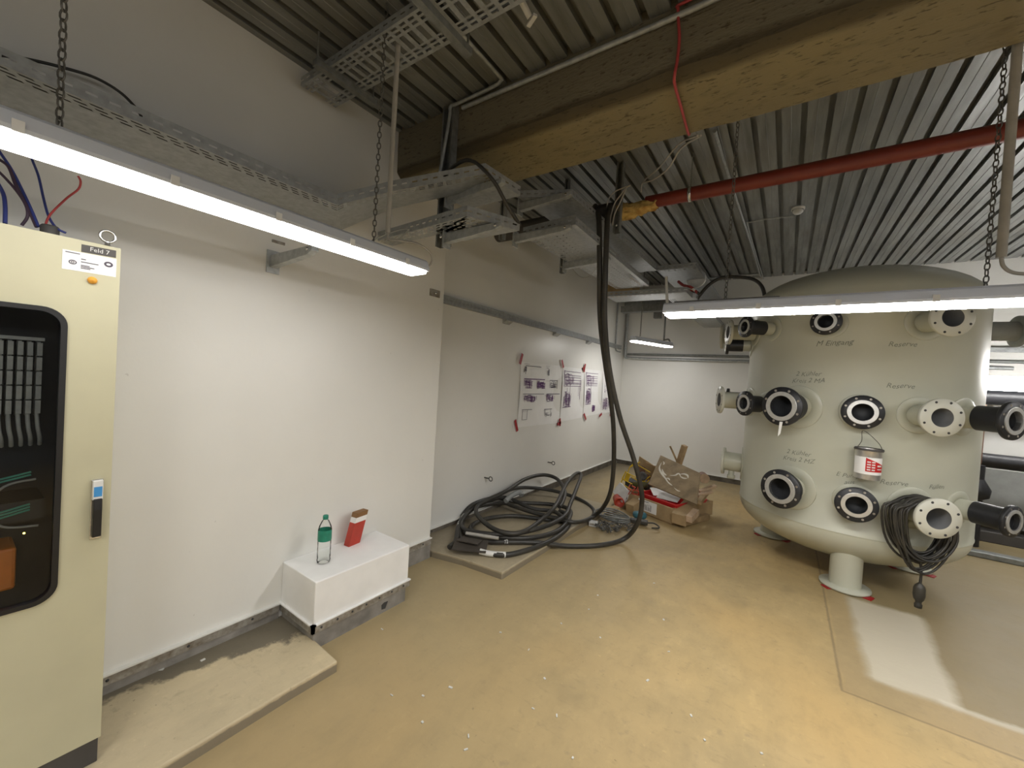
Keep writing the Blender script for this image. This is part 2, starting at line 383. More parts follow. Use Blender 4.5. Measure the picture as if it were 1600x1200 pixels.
def thing(name, loc, label, cat, group=None):
    o = bpy.data.objects.new(name, None); COL.objects.link(o); o.location = loc; o.empty_display_size = .05
    WLOC[o.name] = V(loc); return tag(o, label, cat, group)
def struct(name, mb, m, **k):
    o = mb.build(name, m, **k); o['kind'] = 'structure'; return o
def spline(pts, k=8, closed=False):
    P = [V(p) for p in pts]; n = len(P); out = []
    rng = range(n if closed else n-1)
    for i in rng:
        g = (lambda j: P[j % n]) if closed else (lambda j: P[min(max(j, 0), n-1)])
        a, b, c, d = g(i-1), g(i), g(i+1), g(i+2)
        for q in range(k):
            t = q/k
            out.append(.5*((2*b) + (c-a)*t + (2*a-5*b+4*c-d)*t*t + (3*b-a-3*c+d)*t**3))
    out.append(P[0] if closed else P[-1]); return out
def rotz(a): return Matrix.Rotation(a, 3, 'Z')
def text_faces(s, size, shear=0.):
    cu = bpy.data.curves.new('lettering', 'FONT'); cu.body = s; cu.size = size; cu.shear = shear; cu.align_x = 'CENTER'; cu.align_y = 'CENTER'; cu.resolution_u = 2
    o = bpy.data.objects.new('lettering', cu); me = o.to_mesh()
    vs = [(v.co.x, v.co.y) for v in me.vertices]; fs = [list(p.vertices) for p in me.polygons]
    o.to_mesh_clear(); bpy.data.objects.remove(o); bpy.data.curves.remove(cu)
    return vs, fs
def add_text(mb, s, size, f, shear=0., mi=0):
    vs, fs = text_faces(s, size, shear)
    for q in fs: mb.face([f(*vs[k]) for k in q], mi=mi)

XL, XR, YB, ZF, ZC = -2.52, -2.80, 8.0, 3.43, 3.60
# ------------------------------------------------------------------ the room
b = MB(); b.face([(-3, -3, 0), (4.2, -3, 0), (4.2, 8.1, 0), (-3, 8.1, 0)]); b.prism([(-3, -3, -.15), (4.2, -3, -.15), (4.2, 8.1, -.15), (-3, 8.1, -.15)], (0, 0, .14))
struct('floor', b, M_FLOOR, origin=(0, 0, 0))
struct('wall_left', MB().b2((-3.1, -3, -.1), (XL, 2.52, 3.8)), M_WALL, bevel=.004)
struct('wall_recess', MB().b2((-3.1, 2.521, -.1), (XR, 8.2, 3.8)), M_WALL)
struct('wall_back', MB().b2((-2.799, YB, -.1), (4.2, 8.2, 3.8)), M_WALL)
struct('wall_right', MB().b2((4.2, -3, -.1), (4.4, 8.2, 3.8)), M_WALLD)
struct('wall_front', MB().b2((-2.519, -3.2, -.1), (4.2, -3, 3.8)), M_WALLD)
def deck(y0, y1, z, pitch, x0, x1):
    mb = MB(); prof = []; x = x0; g, dp = .018, .052
    while x < x1:
        prof += [(x, z), (x+pitch*.36, z), (x+pitch*.375, z-.003), (x+pitch*.39, z), (x+pitch-2*g, z), (x+pitch-2.4*g, z+dp), (x+pitch+.4*g, z+dp), (x+pitch, z)]
        x += pitch
    for a, c in zip(prof[:-1], prof[1:]):
        mb.face([(a[0], y0, a[1]), (a[0], y1, a[1]), (c[0], y1, c[1]), (c[0], y0, c[1])])
    mb.b2((x0, y0, z+.07), (x1, y1, z+.16))
    return mb
struct('ceiling', deck(-3, 1.95, ZF, .137, -2.58, 4.2), M_DECK, origin=(0, 0, ZF))
struct('ceiling', deck(2.45, 8.1, ZC, .15, -2.85, 4.2), M_DECK, origin=(0, 2.4, ZC))
# concrete beam with a rough arris
b = MB()
rows = []
for i in range(61):
    x = -2.79 + i*(7.0/60); j = lambda: random.uniform(-.006, .006)
    rows.append([(x, 1.95, 3.8), (x, 1.95+j()*.3, 3.3), (x, 1.955+j(), 3.135+j()), (x, 1.985+j(), 3.10+j()*.5), (x, 2.2, 3.10+j()*.4), (x, 2.43+j(), 3.10), (x, 2.45, 3.12), (x, 2.45, 3.8)])
b.grid(rows, False, 0, False)
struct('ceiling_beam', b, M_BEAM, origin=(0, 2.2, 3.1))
# raised slabs
def slab(name, poly, h):
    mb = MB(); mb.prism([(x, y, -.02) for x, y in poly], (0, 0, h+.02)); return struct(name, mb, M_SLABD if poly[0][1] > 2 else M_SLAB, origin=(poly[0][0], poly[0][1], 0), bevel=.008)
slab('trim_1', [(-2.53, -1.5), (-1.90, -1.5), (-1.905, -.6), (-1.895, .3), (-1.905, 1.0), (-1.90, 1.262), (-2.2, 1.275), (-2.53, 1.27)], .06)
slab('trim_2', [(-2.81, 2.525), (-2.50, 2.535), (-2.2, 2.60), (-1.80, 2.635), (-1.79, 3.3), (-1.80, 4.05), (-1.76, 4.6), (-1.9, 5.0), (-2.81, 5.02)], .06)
# skirtings: metal strip with screws over a bare upstand
def skirt(name, p0, p1, z0, z1, zt, nrm, n=6):
    p0, p1, nr = V((*p0, 0)), V((*p1, 0)), V((*nrm, 0)); d = (p1-p0)
    mb = MB()
    def bar(a, c, t, mi, off=0):
        q = [p0+nr*off, p1+nr*off, p1+nr*(off+t), p0+nr*(off+t)]
        mb.prism([(v.x, v.y, a) for v in q], (0, 0, c-a), mi)
    bar(z0, z1, .012, 0); bar(z1, zt, .018, 1); bar(zt, zt+.008, .026, 2)
    for k in range(n):
        q = p0 + d*((k+.5)/n) + nr*.018; q.z = (z1+zt)/2
        mb.lathe(q, nr, [(.007, 0), (.006, .003), (0, .004)], 8, 3)
    return struct(name, mb, [M_UP if zt > .12 else M_UPD, M_TRIM if zt > .12 else M_UPD, M_WALL, M_HOLE], origin=(p0.x, p0.y, z0))
skirt('baseboard_left', (XL, -1.5), (XL, 1.24), .03, .105, .150, (1, 0), 9)
skirt('baseboard_left', (XL, 1.945), (XL, 2.52), 0, .125, .175, (1, 0), 3)
skirt('baseboard_recess', (XR, 2.53), (XR, 7.99), 0, .055, .10, (1, 0), 10)
skirt('baseboard_back', (-2.78, YB), (4.1, YB), 0, .05, .085, (0, -1), 10)

# ------------------------------------------------------------------ boxed ledge with its trim, bottle, carton
t = thing('boxed_ledge', (-2.33, 1.6, 0), 'white painted boxed-in ledge against the left wall, bottle standing on top', 'ledge')
MB().b2((-2.519, 1.255, .155), (-2.14, 1.945, .405)).build('ledge_body', M_LEDGE, t, bevel=.006)
MB().b2((-2.519, 1.262, -.005), (-2.15, 1.938, .105)).build('upstand', M_UP, t, bevel=.004)
b = MB(); b.b2((-2.519, 1.245, .108), (-2.132, 1.262, .150)); b.b2((-2.149, 1.245, .108), (-2.132, 1.955, .150))
b.build('metal_trim', M_TRIM, t)['label'] = 'worn metal edge trim'
b = MB(); b.b2((-2.519, 1.240, .150), (-2.126, 1.265, .158)); b.b2((-2.15, 1.240, .150), (-2.126, 1.96, .158)); b.build('trim_bead', M_LEDGE, t)
for i in range(7):
    MB().lathe((-2.132, 1.30+i*.1, .129), (1, 0, 0), [(.007, 0), (.006, .003), (0, .004)], 8).build('screw', M_HOLE, t)
b = MB(); b.prism([(-2.1495, 1.735, .028), (-2.1495, 1.765, .022), (-2.1495, 1.785, .065), (-2.1495, 1.752, .068), (-2.1495, 1.733, .058)], (.002, 0, 0)); b.build('broken_hole', M_HOLE, t)

t = thing('water_bottle', (-2.335, 1.413, .405), 'clear plastic water bottle with green cap and green label', 'bottle')
o = (-2.335, 1.413, .406)
MB().lathe(o, (0, 0, 1), [(0, .006), (.028, .0), (.038, .006), (.040, .02), (.037, .03), (.040, .04), (.0385, .075), (.040, .08), (.0385, .115), (.040, .12), (.0395, .15), (.040, .21), (.036, .23), (.022, .262), (.014, .272), (.0135, .284)], 28).build('bottle_body', M_PET, t)
MB().lathe(o, (0, 0, 1), [(.0405, .142), (.041, .145), (.041, .207), (.0405, .21)], 28).build('bottle_label', M_GREENL, t)['label'] = 'green paper label'
b = MB(); b.lathe(o, (0, 0, 1), [(.0155, .274), (.0165, .276), (.0165, .295), (.014, .299), (0, .299)], 20); b.build('cap', M_GREENL, t)['label'] = 'green screw cap'
t = thing('carton', (-2.44, 1.683, .405), 'tall red and brown carton standing behind the bottle on the ledge', 'carton')
R0 = rotz(.12); c0 = V((-2.44, 1.683, .406)); lean = V((.035, .03, .235))
def cq(x, y, f): return c0 + R0 @ V((x*.5, y*.5, 0)) + lean*f
def carton(f0, f1, w=.078, d=.05, e=0.):
    mb = MB(); lo = [cq(sx*(w+e), sy*(d+e), f0) for sx, sy in ((-1, -1), (1, -1), (1, 1), (-1, 1))]; hi = [cq(sx*(w+e), sy*(d+e), f1) for sx, sy in ((-1, -1), (1, -1), (1, 1), (-1, 1))]
    mb.face(lo[::-1]); mb.face(hi)
    for k in range(4): mb.face([lo[k], lo[(k+1) % 4], hi[(k+1) % 4], hi[k]])
    return mb
carton(0, .70, .05, .095).build('carton_body', mat('red_carton_print', (.50, .045, .025), .5), t)
carton(.70, .86, .05, .095).build('printed_band', M_PAPER, t)
carton(.86, 1.0, .05, .095).build('carton_top', mat('brown_carton_print', (.25, .13, .05), .6), t)

# ------------------------------------------------------------------ lamps
def fixture(label, p0, p1, w, zb, zt, lampm, group='hanging strip lights', clips=5):
    p0, p1 = V((*p0, 0)), V((*p1, 0)); d = (p1-p0).normalized(); n = V((-d.y, d.x, 0)); L = (p1-p0).length; c = (p0+p1)/2
    t = thing('strip_light', (c.x, c.y, zb), label, 'light', group)
    zm = zb + (zt-zb)*.2
    def section(prof, a, e, taper):
        mb = MB(); rows = []
        for s, k in ((a, taper), (a+.02, 1), (e-.02, 1), (e, taper)):
            rows.append([p0 + d*s + n*(x*k) + V((0, 0, z)) for x, z in prof])
        mb.grid(rows, True, 0, False, True); mb.face(rows[0]); mb.face(rows[-1][::-1]); return mb
    h = w/2
    section([(-h, zm), (-h, zm+.012), (-h*.80, zt-.012), (-h*.6, zt), (h*.6, zt), (h*.80, zt-.012), (h, zm+.012), (h, zm)], 0, L, .97).build('housing', M_HOUSE, t)
    section([(-h*.96, zm-.001), (h*.96, zm-.001), (h*.94, zb+.006), (h*.84, zb), (-h*.84, zb), (-h*.94, zb+.006)], .012, L-.012, .9).build('diffuser', lampm, t)['label'] = 'glowing white diffuser'
    for k in range(clips):
        s = L*(k+.5)/clips
        for sg in (-1, 1):
            q = p0 + d*s + n*(sg*(h+.003)); MB().box(q + V((0, 0, zm+.012)), (.022, .006, .03), Matrix((d, n, V((0, 0, 1)))).transposed()).build('clip', M_WPLA, t)
    return t
fixture('long lit strip light hanging over the electrical cabinet along the left wall', (-1.725, -.05), (-1.725, 1.53), .15, 2.180, 2.258, M_LAMPN)
fixture('long lit strip light hanging crosswise in front of the green tank', (-.63, 2.50), (.98, 2.47), .15, 2.063, 2.138, M_LAMP)
fixture('short-looking lit strip light hanging in the far back corner', (-2.02, 6.16), (-1.68, 7.10), .13, 2.30, 2.39, M_LAMPF, clips=3)
# bare twin-tube light behind the tank
t = thing('tube_light', (2.7, 7.0, 1.85), 'lit twin tube light low behind the right side of the tank', 'light')
MB().b2((1.75, 6.98, 1.86), (3.4, 7.06, 1.945)).build('housing', M_HOUSE, t, bevel=.006)
for z in (1.972, 1.868):
    MB().tube([(1.78, 6.93, z-.01), (3.37, 6.93, z-.01)], .030, 14).build('tube', M_LAMPF, t)
for x in (1.765, 3.385): MB().b2((x-.015, 6.90, 1.83), (x+.015, 6.99, 2.0)).build('tube_holder', M_WPLA, t)
# unseen fill lamps, added out of frame to brighten walls and floor
fixture('added unseen fill strip light behind the viewpoint', (.6, -2.2), (2.2, -2.2), .15, 2.3, 2.40, M_LAMP)
fixture('added unseen fill strip light at the right side of the room', (2.9, 1.2), (2.9, 2.8), .15, 2.3, 2.40, M_LAMP)
fixture('added unseen fill strip light to the right of the viewpoint', (1.6, -.7), (1.6, .9), .15, 2.3, 2.40, M_LAMP)
fixture('added unseen fill strip light behind the viewpoint on the cabinet side', (-.8, -2.0), (-.8, -.4), .15, 2.3, 2.40, M_LAMPH)
fixture('added unseen fill strip light to the right of the tank', (2.9, 3.6), (2.9, 5.2), .15, 2.3, 2.40, M_LAMPH)

def chain(p0, p1, label, r=.0026, pitch=.027):
    p0, p1 = V(p0), V(p1); n = int((p1-p0).length/pitch); mb = MB(); a = (p1-p0).normalized()
    u = a.orthogonal().normalized(); w = a.cross(u)
    for k in range(n):
        c = p0 + a*(pitch*(k+.5)); s = u if k % 2 else w
        ring = [c + a*(math.cos(q)*pitch*.62) + s*(math.sin(q)*.0085) for q in [2*pi*i/10 for i in range(11)]]
        mb.tube(ring, r, 5, cap=False)
    mb.tube([p1 + a*(-.03), p1 + a*.004 + u*.016, p1+a*.02], r, 5)
    return tag(mb.build('hanging_chain', M_CHAIN, origin=p1), label, 'chain', 'chains holding the strip lights')
chain((-1.725, .185, ZF), (-1.725, .185, 2.258), 'chain holding the cabinet end of the light over the cabinet')
chain((-1.725, 1.22, ZF), (-1.725, 1.22, 2.258), 'chain beside the tall grey conduit near the far end of the left light')
chain((-.316, 2.52, ZC), (-.316, 2.52, 2.14), 'chain holding the left end of the light before the tank')
chain((.664, 2.52, ZC), (.664, 2.52, 2.14), 'chain holding the right part of the light before the tank')
chain((-1.96, 6.33, ZC), (-1.96, 6.33, 2.39), 'thin chain holding the strip light in the far back corner', .003)
tag(MB().b2((-.58, 2.48, 2.139), (-.06, 2.50, 2.152)).build('hanger_bar', M_CHAIN), 'thin dark bar under the chain on the left of the tank light', 'bar')
def pipe(name, pts, r, m, label, cat, smooth=True, n=10, k=6, group=None):
    p = spline(pts, k) if smooth else pts
    return tag(MB().tube(p, r, n).build(name, m), label, cat, group)
t = thing('conduit_drop', (-1.725, 1.30, 2.29), 'tall grey conduit drop with flexible cable looping to the left light end', 'conduit')
MB().tube([(-1.725, 1.30, ZF), (-1.725, 1.30, 2.34)], .0125, 10).build('conduit_pipe', M_ROD, t)
MB().tube(spline([(-1.725, 1.30, 2.345), (-1.72, 1.305, 2.31), (-1.69, 1.36, 2.315), (-1.67, 1.46, 2.325), (-1.67, 1.55, 2.30), (-1.68, 1.565, 2.25), (-1.70, 1.53, 2.225)], 8), .006, 8).build('flexible_cable', M_ROD, t)
t = thing('conduit_drop', (.70, 2.47, 2.2), 'grey conduit drop from the beam to the light before the tank', 'conduit')
MB().tube([(.685, 2.48, 3.2), (.69, 2.48, 2.26)], .016, 10).build('conduit_pipe', M_ROD, t)
MB().tube(spline([(.69, 2.48, 2.265), (.70, 2.48, 2.22), (.74, 2.48, 2.19), (.84, 2.48, 2.185), (.95, 2.48, 2.15)], 8), .007, 8).build('flexible_cable', M_ROD, t)
pipe('conduit_drop', [(-1.745, 6.93, ZC), (-1.745, 6.93, 2.5), (-1.74, 6.95, 2.42), (-1.69, 7.0, 2.43), (-1.67, 7.05, 2.38)], .014, M_STRUT, 'thin dark conduit drop to the strip light in the far corner', 'conduit', k=5)

# ------------------------------------------------------------------ electrical cabinet
t = thing('electrical_cabinet', (-2.31, -.01, .06), 'tall pale grey electrical cabinet with dark window door by left edge', 'cabinet')
x0, xd, y0, y1, zb, zt = -2.505, -2.12, -.41, .39, .16, 2.04
b = MB(); b.b2((x0, y0, zb), (x0+.01, y1, zt)); b.b2((x0+.01, y0, zb), (xd, y0+.012, zt)); b.b2((x0+.01, y1-.012, zb), (xd, y1, zt))
b.b2((x0+.01, y0+.012, zt-.012), (xd, y1-.012, zt)); b.b2((x0+.01, y0+.012, zb), (xd, y1-.012, zb+.012)); b.build('cabinet_body', M_CAB, t)
MB().b2((x0+.02, y0+.01, .06), (xd+.01, y1-.005, zb)).build('plinth', M_DARK, t, bevel=.003)['label'] = 'dark brown-grey plinth'
# door with a rounded window opening
wy0, wy1, wz0, wz1, rr = -.285, .262, .752, 1.790, .062
def rrect(y0, y1, z0, z1, r, n=8):
    out = []
    for cy, cz, a0 in ((y1-r, z1-r, 0), (y0+r, z1-r, pi/2), (y0+r, z0+r, pi), (y1-r, z0+r, 1.5*pi)):
        for k in range(n+1): out.append((cy+r*math.cos(a0+k*pi/2/n), cz+r*math.sin(a0+k*pi/2/n)))
    return out
def ringmesh(outer, inner, x0, x1):
    mb = MB(); n = len(inner)
    for X in (x0, x1):
        for k in range(n): mb.face([(X, *outer[k]), (X, *outer[(k+1) % n]), (X, *inner[(k+1) % n]), (X, *inner[k])] if X == x1 else [(X, *inner[k]), (X, *inner[(k+1) % n]), (X, *outer[(k+1) % n]), (X, *outer[k])])
    for P, fl in ((outer, 0), (inner, 1)):
        for k in range(n):
            q = [(x0, *P[k]), (x0, *P[(k+1) % n]), (x1, *P[(k+1) % n]), (x1, *P[k])]; mb.face(q if not fl else q[::-1])
    return mb
door = ringmesh(rrect(y0, y1, zb, zt, .0015), rrect(wy0, wy1, wz0, wz1, rr), -2.12, -2.10).build('door', M_CAB, t)
ringmesh(rrect(wy0, wy1, wz0, wz1, rr), rrect(wy0+.016, wy1-.016, wz0+.016, wz1-.016, rr-.012), -2.118, -2.092).build('window_gasket', M_GASK, door)
b = MB(); b.face([(-2.108, y, z) for y, z in rrect(wy0+.01, wy1-.01, wz0+.01, wz1-.01, rr-.01)]); b.build('window_pane', M_PANE, door)['label'] = 'smoked window pane'
h = MB().b2((-2.10, .336, .945), (-2.094, .368, 1.17)).build('handle', M_STEEL, door, bevel=.002)
b = MB(); b.b2((-2.094, .338, 1.095), (-2.080, .366, 1.168)); b.build('handle_head', M_WPLA, door, bevel=.003)
b = MB(); b.b2((-2.080, .341, 1.108), (-2.0792, .363, 1.145)); b.build('blue_badge', M_BLUE, door)
b = MB(); b.prism([(-2.094, .340, .955), (-2.074, .340, .958), (-2.072, .340, 1.06), (-2.076, .340, 1.10), (-2.094, .340, 1.10)], (0, .024, 0)); b.build('handle_lever', M_GASK, door, bevel=.003)['label'] = 'black swing lever'
# name strip and data sheet
X = -2.0992
def lbl(y0, y1, zl0, zl1, dz, m, name):
    mb = MB(); mb.prism([(X-.001, y0, zl0), (X-.001, y1, zl0+dz), (X-.001, y1, zl1+dz), (X-.001, y0, zl1)], (.0015, 0, 0)); return mb.build(name, m, door)
lbl(.288, .377, 1.999, 2.026, .003, M_DARK, 'name_strip')
b = MB(); add_text(b, 'Feld 7', .021, lambda u, v: (X+.0012, .334+u, 2.014+v)); b.build('name_lettering', M_WPLA, door)
lbl(.243, .379, 1.928, 1.996, .002, M_PAPER, 'data_sheet')
b = MB()
for y0_, y1_, z_ in ((.25, .285, 1.988), (.288, .30, 1.972), (.288, .332, 1.962), (.288, .31, 1.950), (.288, .322, 1.945), (.288, .312, 1.940)):
    b.b2((X+.0008, y0_, z_), (X+.0014, y1_, z_+.0028))
def oring(cy, cz, ry, rz, wd=.003):
    n = 20
    for k in range(n):
        a, c = 2*pi*k/n, 2*pi*(k+1)/n
        b.face([(X+.0014, cy+ry*math.cos(a), cz+rz*math.sin(a)), (X+.0014, cy+ry*math.cos(c), cz+rz*math.sin(c)), (X+.0014, cy+(ry-wd)*math.cos(c), cz+(rz-wd)*math.sin(c)), (X+.0014, cy+(ry-wd)*math.cos(a), cz+(rz-wd)*math.sin(a))])
oring(.268, 1.957, .010, .008); oring(.268, 1.957, .0045, .004, .002); oring(.358, 1.972, .012, .010, .006)
b.build('sheet_print', M_INKB, door)
MB().lathe((-2.10, .318, 1.904), (1, 0, 0), [(.013, 0), (.013, .004), (.010, .010), (0, .013)], 20).build('orange_indicator', M_AMBER, door)['label'] = 'orange round indicator'
# lifting eye and cable gland on the roof
b = MB(); b.lathe((-2.14, .36, zt), (0, 0, 1), [(.016, 0), (.016, .006), (.008, .01), (.008, .022)], 12)
ring = [V((-2.14, .36, zt+.042)) + V((0, math.cos(a)*.021, math.sin(a)*.021)) for a in [2*pi*k/24 for k in range(25)]]
b.tube(ring, .0048, 8, cap=False); b.build('lifting_eye', M_STEEL, t)
MB().lathe((-2.22, .225, zt), (0, 0, 1), [(.024, 0), (.024, .045), (.020, .05), (.012, .05), (.012, .04)], 20).build('cable_gland', M_DARK, t)
# things behind the glass
MB().b2((x0+.012, y0+.02, zb+.02), (x0+.02, y1-.02, zt-.02)).build('mounting_plate', M_INT, t)
MB().b2((x0+.02, y1-.022, zb+.02), (xd-.005, y1-.013, zt-.02)).build('side_liner', M_INT, t)
MB().b2((x0+.02, -.35, 1.672), (-2.235, .225, 1.684)).build('rail', M_TERM, t)
for k in range(13):
    b = MB(); yy = .213 - k*.022
    for q in range(5): b.b2((-2.29, yy-.0065, 1.41+q*.052), (-2.225, yy+.0065, 1.457+q*.052))
    b.b2((-2.30, yy-.005, 1.40), (-2.26, yy+.005, 1.67)); b.build('terminal_strip', M_TERM, t)
    MB().tube(spline([(-2.25, yy, 1.415), (-2.24, yy+.003, 1.36), (-2.245, yy+.009, 1.32), (-2.27, yy+.012, 1.29)], 5), .006, 8).build('grey_ribbon', M_TERM, t)
MB().b2((-2.40, -.30, 1.03), (-2.20, .235, 1.10)).build('wiring_duct', M_INT, t)
for z, e in ((1.185, 0), (1.175, .01), (1.07, 0), (1.06, .015), (1.05, .02)):
    MB().tube(spline([(-2.19, .20, z+.02), (-2.18, .10, z), (-2.185, -.05, z-.03), (-2.20, -.2, z-.05-e)], 6), .0035, 6).build('green_wire', M_GREENW, t)
MB().tube(spline([(-2.18, .21, 1.18), (-2.16, .14, 1.17), (-2.16, .10, 1.10), (-2.17, .14, 1.03), (-2.18, .22, 1.01)], 6), .004, 6).build('grey_wire', M_TERM, t)
MB().b2((-2.35, -.30, .79), (-2.20, .175, .94)).build('orange_block', M_ORANGE, t, bevel=.01)
MB().lathe((-2.20, .19, .985), (1, 0, 0), [(.003, 0), (.003, .002), (0, .003)], 8).build('status_light', M_LED, t)
# loose wires above the cabinet
def wire(pts, r, m, label): return pipe('loose_wire', [ax_(x, y, X) for x, y, X in pts], r*.8, m, label, 'wire', True, 8, 8, 'wires rising from the cabinet roof')
wire([(70, 356, -2.22), (78, 336, -2.24), (104, 310, -2.26), (122, 296, -2.27), (126, 284, -2.27), (122, 275, -2.27)], .0042, M_REDW, 'thin red wire curling up from the cabinet roof')
wire([(103, 364, -2.2), (88, 356, -2.21), (76, 338, -2.25), (68, 310, -2.3), (60, 275, -2.36), (49, 246, -2.42), (40, 215, -2.45)], .005, M_BLUEW, 'blue wire bending down onto the cabinet roof by the lifting eye')
wire([(60, 354, -2.22), (50, 330, -2.25), (36, 300, -2.28), (18, 265, -2.3), (0, 238, -2.32), (-20, 210, -2.34)], .0055, M_BLUEW, 'dark blue wire leaning left, rightmost of the bundle at the gland')
wire([(57, 355, -2.23), (42, 322, -2.26), (25, 290, -2.28), (14, 262, -2.3), (0, 250, -2.32), (-20, 238, -2.34)], .006, M_PURW, 'dark purple wire leaning left from the cable gland')
wire([(34, 352, -2.26), (43, 338, -2.25), (40, 320, -2.26), (24, 296, -2.28), (0, 270, -2.3), (-20, 255, -2.32)], .0055, M_PURW, 'dark purple wire hooking down beside the gland')
wire([(8, 349, -2.26), (8, 322, -2.28), (4, 300, -2.3), (-14, 270, -2.3)], .007, M_BLUEW, 'thick blue wire upright at the left frame edge')

# ------------------------------------------------------------------ cable trays
def strip(mb, p0, p1, up, mi=0, rows=1, row=.02):
    p0, p1, up = V(p0), V(p1), V(up); L = (p1-p0).length; vmax = rows*row
    mb.face([p0, p1, p1+up, p0+up], [(0, 0), (L, 0), (L, vmax), (0, vmax)], mi)
def lip(mb, p0, p1, up, inward, w=.012):
    a, c = V(p0)+V(up), V(p1)+V(up); mb.face([a, c, c+V(inward)*w, a+V(inward)*w], [(0, 0)]*4)
def tray(label, quads, flanges, m=None, name='cable_tray', group='galvanised cable trays', lipped=True):
    """quads: underside pieces (4 points); flanges: (p0, p1, height, inward)"""
    allp = [V(p) for q in quads for p in q]; c = sum(allp, V())/len(allp)
    t = thing(name, c, label, 'cable tray', group)
    mb = MB()
    for q in quads:
        q = [V(p) for p in q]; L = ((q[1]-q[0]).length+(q[2]-q[3]).length)/2; W = (q[3]-q[0]).length
        mb.face(q, [(0, 0), (L, 0), (L, W), (0, W)])
    mb.build('tray_base', m or M_EDGE, t)
    for p0, p1, h, inw in flanges:
        fb = MB(); strip(fb, p0, p1, (0, 0, h))
        if lipped: lip(fb, p0, p1, (0, 0, h), inw)
        fb.build('side_flange', M_SLOT, t)
    return t
T1z = 2.55
tray('upper slotted cable tray running along the left wall above the lamp',
     [[(-2.14, -1.2, T1z), (-2.14, 1.265, T1z), (-2.505, 1.52, T1z), (-2.505, -1.2, T1z)]],
     [((-2.14, -1.2, T1z), (-2.14, 1.265, T1z), .055, (-1, 0, 0)), ((-2.505, -1.2, T1z), (-2.505, 1.5, T1z), .055, (1, 0, 0))])
Q1, Q2, Q3 = V((-2.14, 1.265, T1z)), V((-1.98, 1.50, 2.69)), V((-1.54, 1.815, 2.83))
tray('upper cable tray leaving the left wall to cross under the beam',
     [[Q1, Q2, Q2+V((-.22, .17, 0)), Q1+V((-.36, .25, 0))], [Q2, Q3, Q3+V((-.12, .14, 0)), Q2+V((-.22, .17, 0))],
      [V((-1.97, 1.84, 2.83)), Q3, V((-1.51, 2.15, 2.83)), V((-1.97, 2.15, 2.83))]],
     [(Q1, Q2, .062, (0, 1, 0)), (Q2, Q3, .062, (0, 1, 0)), (Q3, V((-1.51, 2.15, 2.83)), .062, (-1, 0, 0))])
A, B, C, D = V((-2.50, 1.80, 2.57)), V((-1.60, 1.75, 2.57)), V((-1.45, 2.08, 2.57)), V((-1.45, 2.50, 2.60))
tray('lower cable tray stepping out below the beam with slotted front edge',
     [[A, B, B+V((-.14, .14, 0)), A+V((0, .13, 0))], [B+V((-.36, .1, 0)), B, C, C+V((-.46, .0, 0))]],
     [(A, B, .062, (0, 1, 0)), (B, C, .062, (-1, 0, 0))])
tray('broad perforated cable tray beyond the beam along the recessed wall',
     [[(-1.86, 2.70, 2.80), (-1.80, 4.75, 2.80), (-1.40, 4.75, 2.80), (-1.36, 2.68, 2.80)][::1]],
     [((-1.86, 2.72, 2.80), (-1.36, 2.67, 2.80), .075, (0, 1, 0)), ((-1.36, 2.67, 2.80), (-1.41, 4.75, 2.80), .06, (-1, 0, 0))], M_DOTS)
tray('topmost cable tray beyond the beam that the black cables drop from',
     [[(-1.82, 2.58, 3.05), (-1.44, 2.75, 3.05), (-1.40, 5.0, 3.05), (-1.82, 5.0, 3.05)]],
     [((-1.82, 2.57, 3.05), (-1.44, 2.74, 3.05), .055, (0, 1, 0)), ((-1.44, 2.74, 3.05), (-1.40, 5.0, 3.05), .055, (-1, 0, 0))])
z = 2.74
tray('far cross cable tray ending the run above the poster wall',
     [[(-1.98, 4.85, z), (-1.02, 4.90, z), (-1.02, 5.25, z), (-1.98, 5.25, z)]],
     [((-1.98, 4.85, z), (-1.02, 4.90, z), .06, (0, 1, 0)), ((-1.02, 4.90, z), (-1.02, 5.25, z), .06, (-1, 0, 0))])
t = tray('far cable tray with loose coloured cable ends running to the back wall',
     [[(-1.30, 5.25, z), (-1.30, 7.9, z), (-.98, 7.9, z), (-.98, 5.25, z)]],
     [((-.98, 5.25, z), (-.98, 7.9, z), .06, (-1, 0, 0))])
z = 3.05
tray('far upper cross tray in the back left ceiling corner',
     [[(-1.40, 5.0, z), (-.95, 5.0, z), (-.95, 7.9, z), (-1.40, 7.9, z)]],
     [((-1.40, 5.0, z), (-.95, 5.0, z), .055, (0, 1, 0)), ((-.95, 5.0, z), (-.95, 7.9, z), .055, (-1, 0, 0))])
z = 3.28
tray('coarse slotted cable tray just under the near ceiling deck',
     [[(-2.46, 1.19, z), (-.55, 1.22, z), (-.55, 1.43, z), (-2.46, 1.41, z)]],
     [((-2.46, 1.19, z), (-.55, 1.22, z), .05, (0, 1, 0)), ((-2.46, 1.41, z), (-.55, 1.43, z), .05, (0, -1, 0))], M_WIDE)
